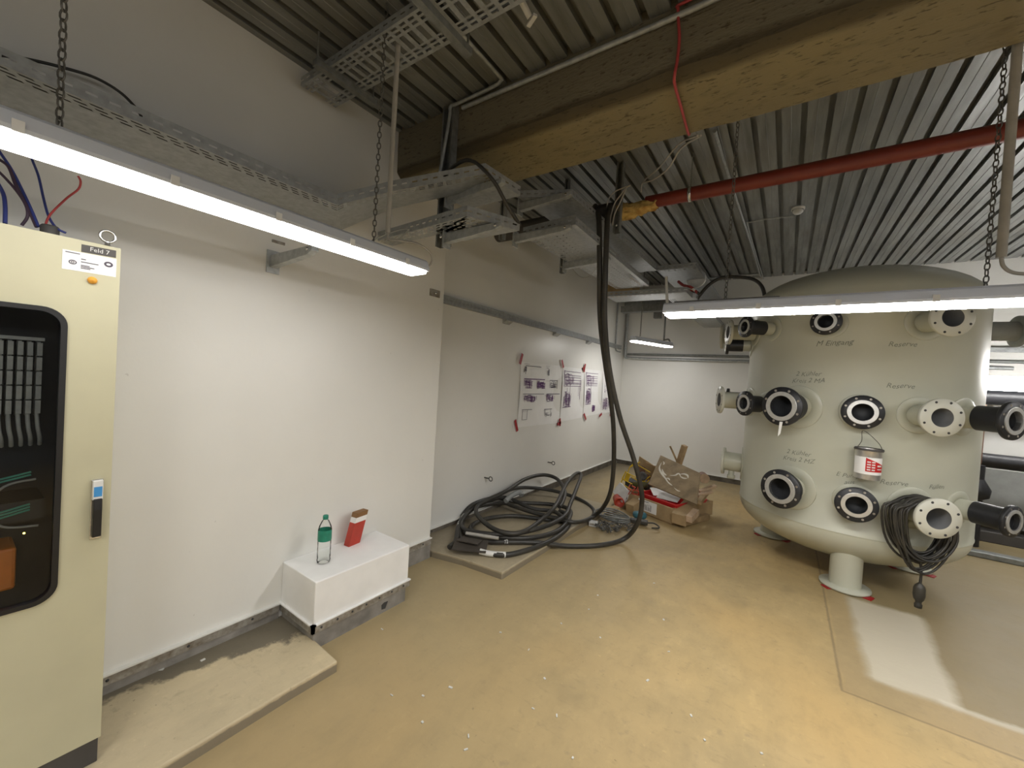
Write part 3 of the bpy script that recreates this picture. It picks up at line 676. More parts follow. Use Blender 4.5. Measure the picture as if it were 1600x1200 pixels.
# ceiling hangers of that tray
for x, lb in ((-2.18, 'strut hanger under the near ceiling tray by the left wall'), (-1.42, 'strut hanger under the middle of the near ceiling tray')):
    t = thing('tray_hanger', (x, 1.3, 3.25), lb, 'hanger', 'near ceiling tray hangers')
    MB().b2((x-.02, 1.12, 3.245), (x+.02, 1.50, 3.279)).build('cross_rail', M_STRUT, t)
    for y in (1.135, 1.485): MB().tube([(x, y, 3.279), (x, y, ZF)], .006, 8).build('threaded_rod', M_STRUT, t)
p = az_(815, 8, 3.36)
t = thing('white_clip', (p.x, p.y, 3.30), 'white plastic bracket hanging from the near ceiling deck', 'bracket')
MB().tube([az_(810, -8, 3.42), az_(828, 27, 3.36)], .016, 8).build('bracket_stem', M_WPLA, t)
MB().box(az_(831, 32, 3.355), (.07, .02, .012), rotz(-.5)).build('bracket_foot', M_WPLA, t)

# struts and cantilever arms
def strut(label, x, y, z0, z1, w=.041, d=.041, m=M_STRUT, face=(0, -1)):
    t = thing('wall_strut', (x, y, z0), label, 'strut', 'vertical strut channels')
    mb = MB(); fx, fy = face
    if fy: 
        mb.b2((x-w/2, y-d/2, z0), (x-w/2+.004, y+d/2, z1)); mb.b2((x+w/2-.004, y-d/2, z0), (x+w/2, y+d/2, z1)); mb.b2((x-w/2+.004, y+d/2-.004, z0), (x+w/2-.004, y+d/2, z1))
        mb.b2((x-w/2+.004, y-d/2, z0), (x-w/2+.013, y-d/2+.004, z1)); mb.b2((x+w/2-.013, y-d/2, z0), (x+w/2-.004, y-d/2+.004, z1))
    else: mb.b2((x-w/2, y-d/2, z0), (x+w/2, y+d/2, z1))
    mb.build('channel', m, t)
    MB().lathe((x, y-d/2, z0+.06), (0, -1, 0), [(.012, -.002), (.012, .006), (0, .006)], 6).build('bolt', M_STEEL, t)
    return t
strut('dark vertical strut channel on the near face of the beam', -1.955, 1.922, 2.49, ZF-.01, .10, .05)
strut('vertical strut behind the beam at the left tray corner', -1.885, 2.475, 2.70, 3.56)
strut('short strut holding the third tray arm beyond the beam', -1.885, 3.48, 2.69, ZC)
strut('hanging strut with thin wires on it beside the red pipe end', -1.33, 3.42, 2.98, ZC, .06, .05)
def arm(label, x0, x1, y, z, h=.065):
    t = thing('cantilever_bracket', ((x0), y, z), label, 'bracket', 'cantilever tray arms')
    mb = MB(); mb.prism([(x0, y-.02, z), (x1-.05, y-.02, z+h*.35), (x1, y-.02, z+h*.6), (x1, y-.02, z+h), (x0, y-.02, z+h)], (0, .04, 0)); mb.build('arm_channel', M_GAL, t, bevel=.003)
    MB().b2((x0-.006, y-.035, z-.03), (x0+.004, y+.035, z+h+.03)).build('back_plate', M_GAL, t)
    MB().lathe((x1-.04, y-.02, z+h-.018), (0, -1, 0), [(.009, 0), (.009, .006), (0, .006)], 6).build('bolt', M_STEEL, t)
    return t
arm('cantilever arm under the lower tray on the beam strut', -1.905, -1.45, 1.90, 2.495)
arm('cantilever arm under the upper tray on the beam strut', -1.905, -1.46, 1.90, 2.755)
arm('cantilever arm at the front of the broad tray beyond the beam', -1.86, -1.37, 2.62, 2.715)
arm('upper cantilever arm behind the beam under the topmost tray', -1.86, -1.40, 2.66, 2.98)
arm('cantilever arm under the middle of the broad tray beyond the beam', -1.86, -1.40, 3.48, 2.725)
arm('galvanised cantilever arm bolted to the white wall behind the left light', XL+.007, -2.06, 1.11, 2.195, .07)

# thin black cables lying in the trays
for x in (-2.165, -2.195, -2.225):
    tag(MB().tube([(x, -1.1, T1z+.015), (x, .3, T1z+.015), (x+.004, 1.2, T1z+.015)], .0135, 8).build('tray_cable', M_CABLE), 'black cable lying inside the left wall tray, seen through its slots', 'cable', 'black cables inside the left wall tray')
pipe('thin_cable', [ax_(-30, 84, -2.45), ax_(0, 86, -2.45), ax_(50, 94, -2.45), ax_(100, 106, -2.45), ax_(150, 122, -2.45), ax_(190, 146, -2.45), ax_(217, 175, -2.42), ax_(222, 190, -2.40)], .006, M_CABLE, 'thin black cable arching out of the left wall tray', 'cable')
pipe('thin_cable', [(-2.1, 1.78, 2.82), (-1.95, 1.83, 2.88), (-1.78, 1.80, 2.925), (-1.62, 1.78, 2.91), (-1.50, 1.84, 2.80), (-1.46, 1.95, 2.68), (-1.46, 2.1, 2.61)], .011, M_CABLE, 'black cable arching over the upper tray beside the beam strut', 'cable')
pipe('thin_cable', [(-2.2, 1.70, 2.47), (-1.95, 1.62, 2.505), (-2.1, 1.60, 2.50), (-2.35, 1.65, 2.5)], .005, M_GREYPIPE, 'thin grey cable lying along the lower tray end near the light', 'cable')
pipe('thin_cable', [ay_(1088, 470, 5.4), ay_(1093, 462, 5.4), ay_(1108, 445, 5.4), ay_(1128, 434, 5.4), ay_(1155, 433, 5.4), ay_(1178, 437, 5.4), ay_(1191, 449, 5.4), ay_(1196, 470, 5.4)], .02, M_CABLE, 'black cable arching above the light to the left of the tank', 'cable')
for k, (m, w, dx) in enumerate(((M_REDW, 'red', 0), (M_PAPER, 'white', 1), (M_REDW, 'second red', 2), (M_CABLE, 'black', 3))):
    pipe('cable_end', [ay_(1060+dx*5, 440+dx*3, 5.2), ay_(1068+dx*5, 446+dx*3, 5.15), ay_(1078+dx*4, 448+dx*3, 5.1), ay_(1084+dx*3, 452+dx*3, 5.1)], .016, m, f'short {w} cable end resting on the far tray at its corner', 'cable', group='cable ends in the far tray')
# thin pale wires beside the strut
for k, (pts, lb) in enumerate(((((1090, 212), (1060, 226), (1030, 262), (1005, 284), (1002, 300)), 'pale wire sagging from the beam to the hanging strut, upper one'),
                               (((1095, 212), (1064, 232), (1045, 262), (1022, 280), (1004, 286)), 'pale wire sagging from the beam to the hanging strut, lower one'))):
    pipe('pale_wire', [ay_(x, y, 2.55+.9*(1090-x)/90 if x < 1090 else 2.47) for x, y in pts], .006, M_PALE, lb, 'wire', group='pale wires at the strut')
for k, pts in enumerate((((985, 290), (960, 300), (949, 318), (952, 345)), ((980, 292), (962, 315), (955, 335), (953, 350)), ((978, 296), (968, 318), (960, 335), (957, 352)))):
    pipe('pale_wire', [ay_(x, y, 3.36) for x, y in pts], .006, M_PALE, ('outer', 'middle', 'inner')[k] + ' thin pale wire loop left of the hanging strut', 'wire', group='pale wires at the strut')
pipe('pale_wire', [(-1.86, 3.62, 2.78), ay_(906, 432, 3.65), ay_(917, 433, 3.65), ay_(926, 426, 3.65), (-1.55, 3.6, 2.79)], .003, M_ROD, 'thin wire loop hanging below the broad tray arm', 'wire', group='pale wires at the strut')

# ------------------------------------------------------------------ pipes on beam and ceiling
pipe('steel_conduit', [(-1.99, 1.87, 2.86), (-1.93, 1.885, 3.30), (-1.925, 1.885, 3.385), (-1.88, 1.90, 3.402), (-1.6, 1.90, 3.405), (-1.52, 1.885, 3.408), (-1.505, 1.82, 3.41), (-1.505, 1.3, 3.412), (-1.505, .6, 3.412)], .011, M_GAL, 'thin conduit climbing the dark strut then turning along the ceiling deck', 'conduit')
pipe('steel_conduit', [(-1.86, 1.93, 3.385), (-.62, 1.93, 3.37), (-.2, 1.93, 3.375), (1.2, 1.93, 3.38)], .014, M_GAL, 'straight bright conduit along the top of the concrete beam', 'conduit', k=3)
pipe('red_cable', [(-.2, 1.925, 3.41), (-.50, 1.925, 3.415), (-.522, 1.925, 3.39), (-.512, 1.938, 3.27), (-.515, 1.94, 3.17), (-.522, 1.94, 3.11), (-.53, 1.985, 3.088), (-.54, 2.2, 3.088), (-.55, 2.40, 3.088), (-.56, 2.48, 3.13)], .007, M_REDW, 'red cable dropping over the face of the concrete beam', 'cable')
t = thing('fire_pipe', (.8, 3.53, 3.2), 'thick red pipe running under the deck beyond the beam', 'pipe')
MB().tube([(-1.12, 3.54, 3.25), (4.2, 3.50, 3.25)], .055, 20).build('pipe_run', M_REDP, t)
for x in (-.76, 1.9):
    b = MB(); b.lathe((x-.012, 3.535, 3.25), (1, 0, 0), [(.057, 0), (.061, .0), (.061, .024), (.057, .024)], 24); b.build('pipe_clip', M_STEEL, t)
    MB().tube([(x, 3.535, 3.31), (x, 3.535, ZC)], .005, 6).build('clip_rod', M_STEEL, t)
b = MB(); n = 22; rows = []
for i in range(13):
    s = i/12; x = -1.36+.34*s; rr_ = .075*(1-.45*s)
    rows.append([(x+random.uniform(-.012, .012), 3.52+(rr_+random.uniform(-.02, .02))*math.cos(2*pi*k/n), 3.205-.01*math.sin(s*5)+(rr_*.95+random.uniform(-.022, .022))*math.sin(2*pi*k/n)) for k in range(n)])
b.grid(rows, True, 0, True); b.face(rows[0]); b.face(rows[-1][::-1])
tag(b.build('foam_lump', M_FOAM), 'lump of yellow expanding foam around the end of the red pipe', 'foam')
pipe('duct', [(-1.38, 3.6, 3.25), (-2.1, 3.6, 3.25), (-2.8, 3.6, 3.25)], .09, M_DARK, 'dark lagged pipe continuing left of the yellow foam', 'pipe', n=18)
pipe('ceiling_conduit', [az_(1117, 205, 3.56), az_(1140, 280, 3.56), az_(1170, 372, 3.56), az_(1188, 432, 3.56)], .012, M_GAL, 'long thin conduit along a deck rib beyond the beam', 'conduit')
pipe('ceiling_conduit', [az_(1240, 338, 3.57), az_(1200, 342, 3.57), az_(1172, 347, 3.57), az_(1168, 352, 3.57), az_(1178, 388, 3.57), az_(1194, 440, 3.57)], .009, M_GAL, 'thin conduit bending from the smoke detector towards the back wall', 'conduit')
t = thing('smoke_detector', (-.02, 5.12, 3.53), 'small round white smoke detector under the deck', 'detector')
MB().lathe((-.02, 5.12, ZC), (0, 0, -1), [(.06, 0), (.06, .02), (.052, .024)], 24).build('detector_base', M_WPLA, t)
MB().lathe((-.02, 5.12, ZC-.024), (0, 0, -1), [(.045, 0), (.047, .02), (.03, .038), (0, .04)], 24).build('sensor_head', M_WPLA, t)
p = ay_(1088, 436, 5.6)
tag(MB().lathe(p, (0, -1, 0), [(0, -.03), (.11, -.03), (.12, 0), (.11, .02), (0, .025)], 24).build('junction_cover', M_WPLA), 'pale round junction cover hanging by the far tray end', 'junction cover')
p0, p1 = ay_(1100, 436, 7.6), ay_(1185, 428, 7.6)
tag(MB().tube([p0, p1], .022, 8).build('ceiling_rail', M_GAL), 'straight grey rail under the deck at the back wall', 'rail')
# conduits and trunking on the back walls
t = thing('wall_trunking', (XR, 5.3, 2.30), 'long slotted grey cable trunking along the recessed wall above posters', 'trunking')
b = MB(); q0, q1 = V((XR+.045, 2.75, 2.315)), V((XR+.045, 7.75, 2.315)); strip(b, q0, q1, (0, 0, .068)); b.face([V((XR, 2.75, 2.315)), q0, q1, V((XR, 7.75, 2.315))][::-1], [(0, 0), (0, .02), (5, .02), (5, 0)]); b.build('trunking_front', M_SLOT, t)
MB().b2((XR+.001, 2.75, 2.315), (XR+.006, 7.75, 2.384)).build('trunking_back', M_GAL, t)
MB().b2((XR+.001, 2.75, 2.382), (XR+.05, 7.75, 2.390)).build('trunking_cover', M_GAL, t)
for y in (3.85, 5.07, 6.21): 
    b = MB(); b.prism([(XR+.001, y-.07, 2.313), (XR+.06, y-.07, 2.313), (XR+.06, y-.07, 2.300), (XR+.001, y-.07, 2.262)], (0, .14, 0)); b.build('support_bracket', M_GAL, t)
pipe('wall_conduit', [(-2.775, 7.45, 3.2), (-2.775, 7.47, 2.5), (-2.775, 7.48, 2.33), (-2.775, 7.55, 2.27), (-2.775, 7.75, 2.265)], .014, M_GAL, 'thin grey conduit dropping down the recessed wall near the corner', 'conduit')
pipe('wall_conduit', [(-2.74, 7.95, 3.4), (-2.74, 7.95, 2.3), (-2.73, 7.95, 2.2), (-2.6, 7.955, 2.16), (-1.5, 7.96, 2.15), (2.4, 7.96, 2.15)], .026, M_GAL, 'conduit down the back corner then along the back wall, lower one', 'conduit', k=8)
pipe('wall_conduit', [(-2.7, 7.965, 2.235), (-1.5, 7.965, 2.235), (.2, 7.965, 2.235), (3.9, 7.965, 2.235)], .022, M_STRUT, 'straight grey conduit along the back wall, upper one', 'conduit')
tag(MB().b2((-2.70, 7.60, 3.12), (-1.5, 7.85, 3.28)).build('steel_channel', M_STRUT), 'dark steel channel across the back left corner under the deck', 'channel')
tag(MB().b2((-2.55, 7.0, 2.92), (-1.75, 7.14, 3.03)).build('steel_channel', M_STRUT), 'shorter steel channel in front of the back corner trays', 'channel')
tag(MB().b2((-2.02, 7.2, 2.83), (-1.90, 7.3, 3.05)).build('junction_box', M_STRUT), 'small dark box hanging above the far corner light', 'box')
tag(MB().b2((-2.62, 6.5, 3.1), (-2.2, 6.9, 3.4)).build('duct_stub', M_CARD), 'tan lagged duct stub in the back left ceiling corner', 'duct')
pipe('white_conduit', [ay_(1041, 432, 4.8), ay_(1042.5, 475, 4.8), ay_(1043.5, 500, 4.8)], .016, M_WPLA, 'short white conduit dropping behind the end of the tank light', 'conduit', k=2)

# wall fittings
for y, z, lb in ((3.617, .465, 'bare bolt stub low on the recessed wall above the coil, nearer one'), (5.102, .43, 'bare bolt stub low on the recessed wall with a ring, farther one')):
    t = thing('wall_bolt', (XR, y, z), lb, 'bolt', 'bolts in the recessed wall')
    MB().tube([(XR, y, z), (XR+.07, y, z)], .008, 8).build('shank', M_CHAIN, t)
    ring = [V((XR+.09, y, z)) + V((math.cos(a)*.024, 0, math.sin(a)*.024)) for a in [2*pi*k/16 for k in range(17)]]
    MB().tube(ring, .006, 6, cap=False).build('eye', M_CHAIN, t)
t = thing('wall_anchor', (XL, 2.39, 2.27), 'small grey anchor plate near the top edge of the left wall end', 'anchor plate')
MB().b2((XL, 2.35, 2.285), (XL+.012, 2.46, 2.345)).build('plate', M_TRIM, t); MB().lathe((XL+.012, 2.41, 2.315), (1, 0, 0), [(.008, 0), (.008, .006), (0, .006)], 6).build('bolt', M_STEEL, t)
tag(MB().b2((XL, 1.10, 2.345), (XL+.01, 1.17, 2.36)).build('wall_anchor', M_TRIM), 'small metal anchor in the left wall just above the bracket', 'anchor plate')

# ------------------------------------------------------------------ posters
PX = XR + .003
def poster(label, tl, tr, br, bl, strokes, tapes, nm='wall_drawing'):
    """corners (y, z); strokes (u0, v0, u1, v1, ink)"""
    c = [(p[0], p[1]) for p in (tl, tr, br, bl)]
    def P(u, v, off=0.):
        y = (c[0][0]*(1-u)+c[1][0]*u)*(1-v) + (c[3][0]*(1-u)+c[2][0]*u)*v
        z = (c[0][1]*(1-u)+c[1][1]*u)*(1-v) + (c[3][1]*(1-u)+c[2][1]*u)*v
        return V((PX + off + .012*math.sin(3*u+1)*math.sin(pi*v)**2, y, z))
    t = thing(nm, (PX, (bl[0]+br[0])/2, min(bl[1], br[1])), label, 'drawing', 'drawings taped to the recessed wall')
    g = MB(); n = 14
    g.grid([[P(i/n, j/n) for i in range(n+1)] for j in range(n+1)], False, 0, True)
    g.build('sheet', M_PAPER, t)
    for ink, nme in ((0, 'purple_linework'), (1, 'dark_linework')):
        s = MB()
        for u0, v0, u1, v1, k in strokes:
            if k == ink: s.face([P(u0, v0, .006), P(u0, v1, .006), P(u1, v1, .006), P(u1, v0, .006)])
        if s.f: s.build(nme, (M_INK, M_INKB)[ink], t)
    for (y, z, ang, L) in tapes:
        w = .022; d = V((0, math.cos(ang), math.sin(ang))); e = V((0, -math.sin(ang), math.cos(ang))); o = V((PX+.018, y, z))
        MB().prism([o-d*L/2-e*w, o+d*L/2-e*w, o+d*L/2+e*w, o-d*L/2+e*w], (.002, 0, 0)).build('tape', M_TAPE, t)['label'] = 'red tape strip'
    return t
S = []
def hl(u0, u1, v, k=0, w=.007): S.append((u0, v-w*.35, u1, v+w*.35, k))
def vl(u, v0, v1, k=0, w=.005): S.append((u-w*.4, v0, u+w*.4, v1, k))
rnd = random.Random(3)
def block(u0, u1, v0, v1, n, k=0):
    for i in range(n):
        a = u0+(u1-u0)*rnd.random(); vl(a, v0+(v1-v0)*rnd.random()*.4, v1-(v1-v0)*rnd.random()*.4, k, .008)
        q = v0+(v1-v0)*rnd.random(); a = u0+(u1-u0)*rnd.random()*.6; hl(a, min(u1, a+.06+.05*rnd.random()), q, k, .009)
for r, (a, c) in enumerate(((.06, .56), (.06, .58), (.06, .56), (.06, .56))):
    v = .04 + r*.245
    hl(a, a+.12, v-.012, 1, .004); hl(c, c+.10, v-.012, 1, .004)
hl(.10, .45, .055, 1, .012); vl(.10, .05, .18, 1, .01); block(.06, .12, .07, .17, 5, 1); block(.58, .66, .07, .18, 7, 1); hl(.58, .64, .06, 1)
hl(.07, .55, .255, 0, .02); block(.07, .26, .27, .40, 20); block(.36, .56, .28, .41, 26); hl(.36, .56, .32, 0, .02); hl(.36, .56, .37, 0, .02)
hl(.68, .90, .26, 1, .014); block(.68, .88, .28, .40, 12, 1); vl(.89, .26, .40, 1, .012); vl(.68, .26, .39, 1)
hl(.06, .55, .49, 1, .012); block(.07, .38, .50, .62, 26); hl(.62, .98, .49, 1, .016); block(.60, .84, .50, .62, 20)
hl(.06, .28, .735, 1, .012); vl(.08, .735, .89, 1, .008); vl(.18, .735, .89, 1, .008); hl(.08, .18, .89, 1)
hl(.58, .78, .745, 1, .014); vl(.60, .75, .86, 1, .008); vl(.75, .75, .88, 1, .008); block(.59, .78, .80, .88, 4, 1)
tilt = 1.2
poster('large drawing sheet of small schematics, leftmost of the taped sheets', (4.228, 1.842), (5.35, 1.847), (5.36, .99), (4.23, 1.0), S,
       [(4.20, 1.875, 1.25, .14), (5.33, 1.88, 2.1, .13), (4.18, 1.03, 2.0, .16), (5.36, 1.0, 1.75, .12), (5.34, .985, .2, .11)])
S = []
hl(.05, .85, .08, 0, .012); vl(.08, .06, .72, 0, .02); vl(.34, .2, .72, 0, .015); vl(.20, .38, .70, 0, .012)
for q in (.15, .19, .24, .29, .31, .35): hl(.10, .86, q, 0, .012)
vl(.82, .22, .62, 0, .02); vl(.74, .36, .55, 0, .012); vl(.88, .22, .45, 0, .012); block(.08, .38, .45, .74, 34); block(.08, .5, .12, .34, 20); hl(.05, .40, .74, 0, .014)
poster('narrow purple circuit drawing, second of the taped sheets from left', (5.38, 1.845), (6.13, 1.837), (6.20, 1.03), (5.39, 1.0), S,
       [(6.12, 1.86, 1.3, .14), (6.08, 1.85, .2, .06), (6.26, 1.04, 2.3, .15)])
S = []
hl(.05, .75, .08, 0, .012); vl(.08, .06, .72, 0, .02); vl(.34, .2, .72, 0, .015)
for q in (.15, .19, .24, .29, .31, .35): hl(.10, .72, q, 0, .012)
block(.08, .36, .40, .74, 34); block(.08, .5, .12, .34, 18); hl(.05, .36, .74, 0, .014); block(.45, .62, .78, .92, 40)
poster('purple circuit drawing beside the hanging cables, third taped sheet', (6.17, 1.845), (6.93, 1.85), (6.98, 1.06), (6.23, 1.04), S, [(6.95, 1.04, .4, .12)])
S = []; block(.08, .85, .62, .92, 60); block(.1, .5, .3, .5, 6)
poster('partly hidden drawing sheet behind the hanging cables, rightmost taped sheet', (6.97, 1.85), (7.42, 1.85), (7.48, 1.05), (7.0, 1.06), S, [(7.46, 1.06, 1.0, .14)])

# ------------------------------------------------------------------ tank
TC = V((.515, 5.185, 0)); TR = .878; ZS0, ZS1 = .50, 2.52
t = tank = thing('pressure_tank', (TC.x, TC.y, 0), 'big pale green upright pressure tank with many flanged pipe stubs', 'tank')
prof = []
for k in range(13):
    a = pi/2*k/12; prof.append((TR*math.sin(a)**.9, ZS0-.36*math.cos(a)))
prof += [(TR+.0, ZS0+.004), (TR+.004, ZS0+.008), (TR+.004, ZS0+.016), (TR, ZS0+.02), (TR, 1.0), (TR, 1.6), (TR, ZS1-.02), (TR+.004, ZS1-.016), (TR+.004, ZS1-.008), (TR, ZS1)]
for k in range(1, 13):
    a = pi/2*k/12; prof.append((TR*math.cos(a)**.9, ZS1+.36*math.sin(a)))
MB().lathe(TC, (0, 0, 1), prof, 96).build('shell', M_TANK, t)
for az in (-90, 147.5, 30):
    d = V((math.cos(math.radians(az)), math.sin(math.radians(az)), 0)); p = TC + d*.663
    f = MB().lathe(p, (0, 0, 1), [(.112, .018), (.112, .42)], 32).build('foot', M_TANK, t)
    MB().lathe(p, (0, 0, 1), [(0, .006), (.178, .006), (.178, .024), (.112, .026), (.112, .035)], 40).build('foot_plate', M_TANK, f)
    b = MB(); b.box(p+V((-.10, -.10, .003)), (.12, .07, .006), rotz(.6)); b.box(p+V((.11, -.10, .003)), (.13, .08, .006), rotz(-.4)); b.build('red_shim', M_TAPE, f)['label'] = 'red shim under the plate'
def onshell(az, z, s, v, off=0.):
    a = az + s/TR; return V((TC.x+(TR+off)*math.cos(a), TC.y+(TR+off)*math.sin(a), z+v))
def nozzle(azd, z, L, dia, kind, pipe_r=None, lab=None, drop=0.):
    az = math.radians(azd); a = V((math.cos(az), math.sin(az), 0)); o = TC + a*TR + V((0, 0, z)); n = 40
    pr = pipe_r or dia*.30; bore = pr*.84; ft = .026
    if kind == 'black': pm, fm, rm = M_BLK, M_BLK, M_RING
    elif kind == 'grey': pm, fm, rm = M_GREYPIPE, M_GREYPIPE, M_GREYPIPE
    else: pm, fm, rm = M_TANK, M_WHITE, M_WHITE
    w = MB()
    if kind == 'black': w.lathe(o, a, [(pr*1.02, -.03), (pr*1.02, L*.35)], n, 1); w.lathe(o, a, [(pr*1.12, L*.32), (pr*1.12, L-ft)], n, 0)
    else: w.lathe(o, a, [(pr, -.03), (pr, L-ft)], n, 0)
    w.lathe(o, a, [(bore, L), (bore, .0), (0, .0)], n, 2)
    nz = w.build('nozzle', [pm, M_TANK, M_BORE if kind == 'black' else M_INNER], tank)
    if lab: nz['label'] = lab
    f = MB(); R_ = dia/2; pf = pr*1.10 if kind == 'black' else pr
    f.lathe(o, a, [(pf, L-ft), (R_, L-ft), (R_+.002, L-ft+.004), (R_+.002, L-.004), (R_, L), (bore, L)], n, 0)
    u = V((-a.y, a.x, 0)); nb = 8
    for k in range(nb):
        q = 2*pi*(k+.5)/nb; c = o + a*(L+.0012) + (u*math.cos(q) + V((0, 0, 1))*math.sin(q))*(R_*.86)
        f.lathe(c, a, [(R_*.065, -.001), (R_*.065, 0), (0, 0)], 8, 1, False)
    f.build('flange', [fm, M_HOLE if kind != 'black' else M_TRIM], nz)
    if kind == 'black':
        ro = bore+.21*R_
        MB().lathe(o, a, [(ro, L-.001), (ro, L+.007), (ro-.002, L+.008), (bore, L+.008), (bore, L-.03)], n, 0, False).build('steel_ring', rm, nz)
    g = MB(); pr2 = max(pr*1.75, .12); rows = []
    for rr_, off in ((pr*.9, .002), (pr*.9, .009), (pr2-.004, .009), (pr2, .006), (pr2, -.002)):
        rows.append([onshell(az, z, rr_*math.cos(2*pi*k/48), rr_*math.sin(2*pi*k/48), off) for k in range(48)])
    g.grid(rows, True, 0, True); g.build('reinforcing_pad', M_TANK, nz)
    return nz
nozzle(180, 2.26, .30, .28, 'white'); nozzle(-160, 2.26, .26, .26, 'white'); nozzle(-140, 2.265, .28, .20, 'black'); nozzle(-170, 2.14, .24, .20, 'black')
nozzle(-106, 2.262, .16, .215, 'black'); nozzle(-67, 2.268, .24, .27, 'white')
nozzle(-160, 1.535, .30, .285, 'white'); nozzle(-178, 1.55, .2, .22, 'black'); nozzle(-139.5, 1.525, .24, .235, 'black'); nozzle(-119, 1.532, .25, .335, 'black', .110)
nozzle(-90.6, 1.535, .12, .265, 'black', .082); nozzle(-67, 1.54, .22, .275, 'white'); nozzle(-44, 1.55, .28, .275, 'black', .085)
nz = nozzle(180, .83, .20, .30, 'white', .105)
nozzle(-119, .80, .18, .335, 'black', .110); nozzle(-90.3, .795, .13, .27, 'black', .082); nozzle(-67, .81, .26, .285, 'white', .092); nozzle(-42, .83, .30, .225, 'black', .075)
nozzle(9, 2.31, .26, .27, 'grey', .085)
# drain stub beneath the lowest left nozzle
p = TC + V((-TR-.10, 0, .725))
MB().lathe(p, (0, 0, -1), [(.03, -.03), (.03, .05), (.04, .05), (.04, .085), (0, .085)], 16).build('drain_stub', M_TANK, nz)
# marker handwriting on the shell
def handwriting(lines, azd, z, size):
    az = math.radians(azd); mb = MB()
    for k, s in enumerate(lines):
        add_text(mb, s, size, lambda u, v: onshell(az, z-k*size*1.1, u, v+u*.05+.004*math.sin(u*60), .0015), .3)
    return mb.build('marker_note', M_PENCIL, tank)
handwriting(['M Eingang'], -104, 2.10, .062); handwriting(['Reserve'], -76, 2.09, .055); handwriting(['Reserve'], -75.5, 1.76, .055)
handwriting(['2 Kühler', 'Kreis 2 MA'], -115, 1.83, .055); handwriting(['2 Kühler', 'Kreis 2 MZ'], -117, 1.12, .055)
handwriting(['E Pumpe', 'aus'], -93, 1.0, .05); handwriting(['Reserve'], -75, .99, .055); handwriting(['Füllen'], -56, .99, .05)
# paint tin on a wire under the middle nozzle
p = V((.562, 4.205, 1.015))
t = thing('paint_tin', p, 'dented paint tin with red label hanging from the middle nozzle', 'tin')
b = MB(); rows = []
for h in [0, .004, .03, .06, .09, .12, .15, .18, .21, .228, .235]:
    rr_ = .082 if h < .228 else .086
    rows.append([p + V((math.cos(q)*rr_*(1+.02*math.sin(3*q+h*30)), math.sin(q)*rr_, h)) for q in [2*pi*k/32 for k in range(32)]])
b.grid(rows, True, 0, True); b.face(rows[0][::-1]); b.build('tin_body', M_TIN, t)
def onTin(a, h, off=.002): return p + V((math.cos(a)*(.084+off), math.sin(a)*(.084+off), h))
b = MB()
def tinrect(mb, a0, a1, h0, h1, off=.001, sl=0.):
    n = 8; mb.grid([[onTin(a0+(a1-a0)*k/n, h0+sl*(0), off) for k in range(n+1)], [onTin(a0+(a1-a0)*k/n, h1-sl*k/n, off) for k in range(n+1)]], False, 0, True)
tinrect(b, -2.9, -.4, .042, .175); b.build('paper_label', M_PAPER, t)
b = MB(); tinrect(b, -1.85, -.45, .065, .172, .002, .05); b.build('red_panel', M_REDPL, t)
b = MB()
for k in range(4):
    for a0, a1 in ((-1.75, -1.50), (-1.42, -1.18)): tinrect(b, a0, a1, .075+k*.02, .085+k*.02, .003)
tinrect(b, -1.0, -.6, .108, .120, .003); tinrect(b, -1.0, -.55, .085, .092, .003); b.build('label_print', M_WPLA, t)
MB().lathe(p, (0, 0, 1), [(.090, .224), (.092, .232), (.088, .240), (.075, .238)], 32).build('rim', M_DARK, t)
MB().tube(spline([p+V((-.085, 0, .215)), p+V((-.05, -.02, .29)), V((.51, 4.13, 1.395)), p+V((.05, -.02, .29)), p+V((.085, 0, .215))], 6), .0025, 6).build('wire_handle', M_CHAIN, t)
# strip of tape hanging from the big nozzle
tag(MB().prism([(-.035, 4.14, 1.40), (-.012, 4.145, 1.40), (-.022, 4.14, 1.30), (-.040, 4.135, 1.27)], (0, .003, 0)).build('tape_scrap', M_STRIP), 'scrap of white tape hanging under the large middle-row nozzle', 'tape')
# extension lead bundle on the lower white nozzle
az = math.radians(-67); a = V((math.cos(az), math.sin(az), 0)); o = TC + a*(TR+.13) + V((0, 0, .81)); u = V((-a.y, a.x, 0))
t = thing('cable_bundle', o + V((0, 0, -.55)), 'bundled black extension lead hanging from the lower white nozzle', 'cable')
b = MB()
for k in range(24):
    w = .15 + .075*rnd.random(); dr = .30+.15*rnd.random(); off = a*(rnd.uniform(-.07, .06)); s = rnd.uniform(-.03, .01)
    pts = []
    for q in range(13):
        th = 2*pi*q/12
        x = math.sin(th)*w*(1.0 if math.cos(th) < 0 else .78); zz = .11*math.cos(th) if math.cos(th) > 0 else dr*math.cos(th)
        pts.append(o + off*(1+.3*math.sin(th*2+k)) + u*(x+s) + V((0, 0, zz+.01*rnd.random())))
    pts[-1] = pts[0]
    b.tube(spline(pts[:-1], 4, True), .0085, 6, cap=False)
b.build('lead_loops', M_CABLE, t)
e = o + V((0, 0, -.36))
b = MB(); b.tube(spline([e, e+V((.01, 0, -.1)), e+V((.005, -.01, -.2))], 5), .0085, 6); b.build('lead_tail', M_CABLE, t)
MB().lathe(e+V((.005, -.01, -.19)), (0, 0, -1), [(.012, -.02), (.028, .0), (.034, .02), (.036, .07), (.030, .10), (.02, .115), (.018, .13), (.024, .14), (.022, .165), (0, .17)], 18).build('plug', M_CABLE, t)

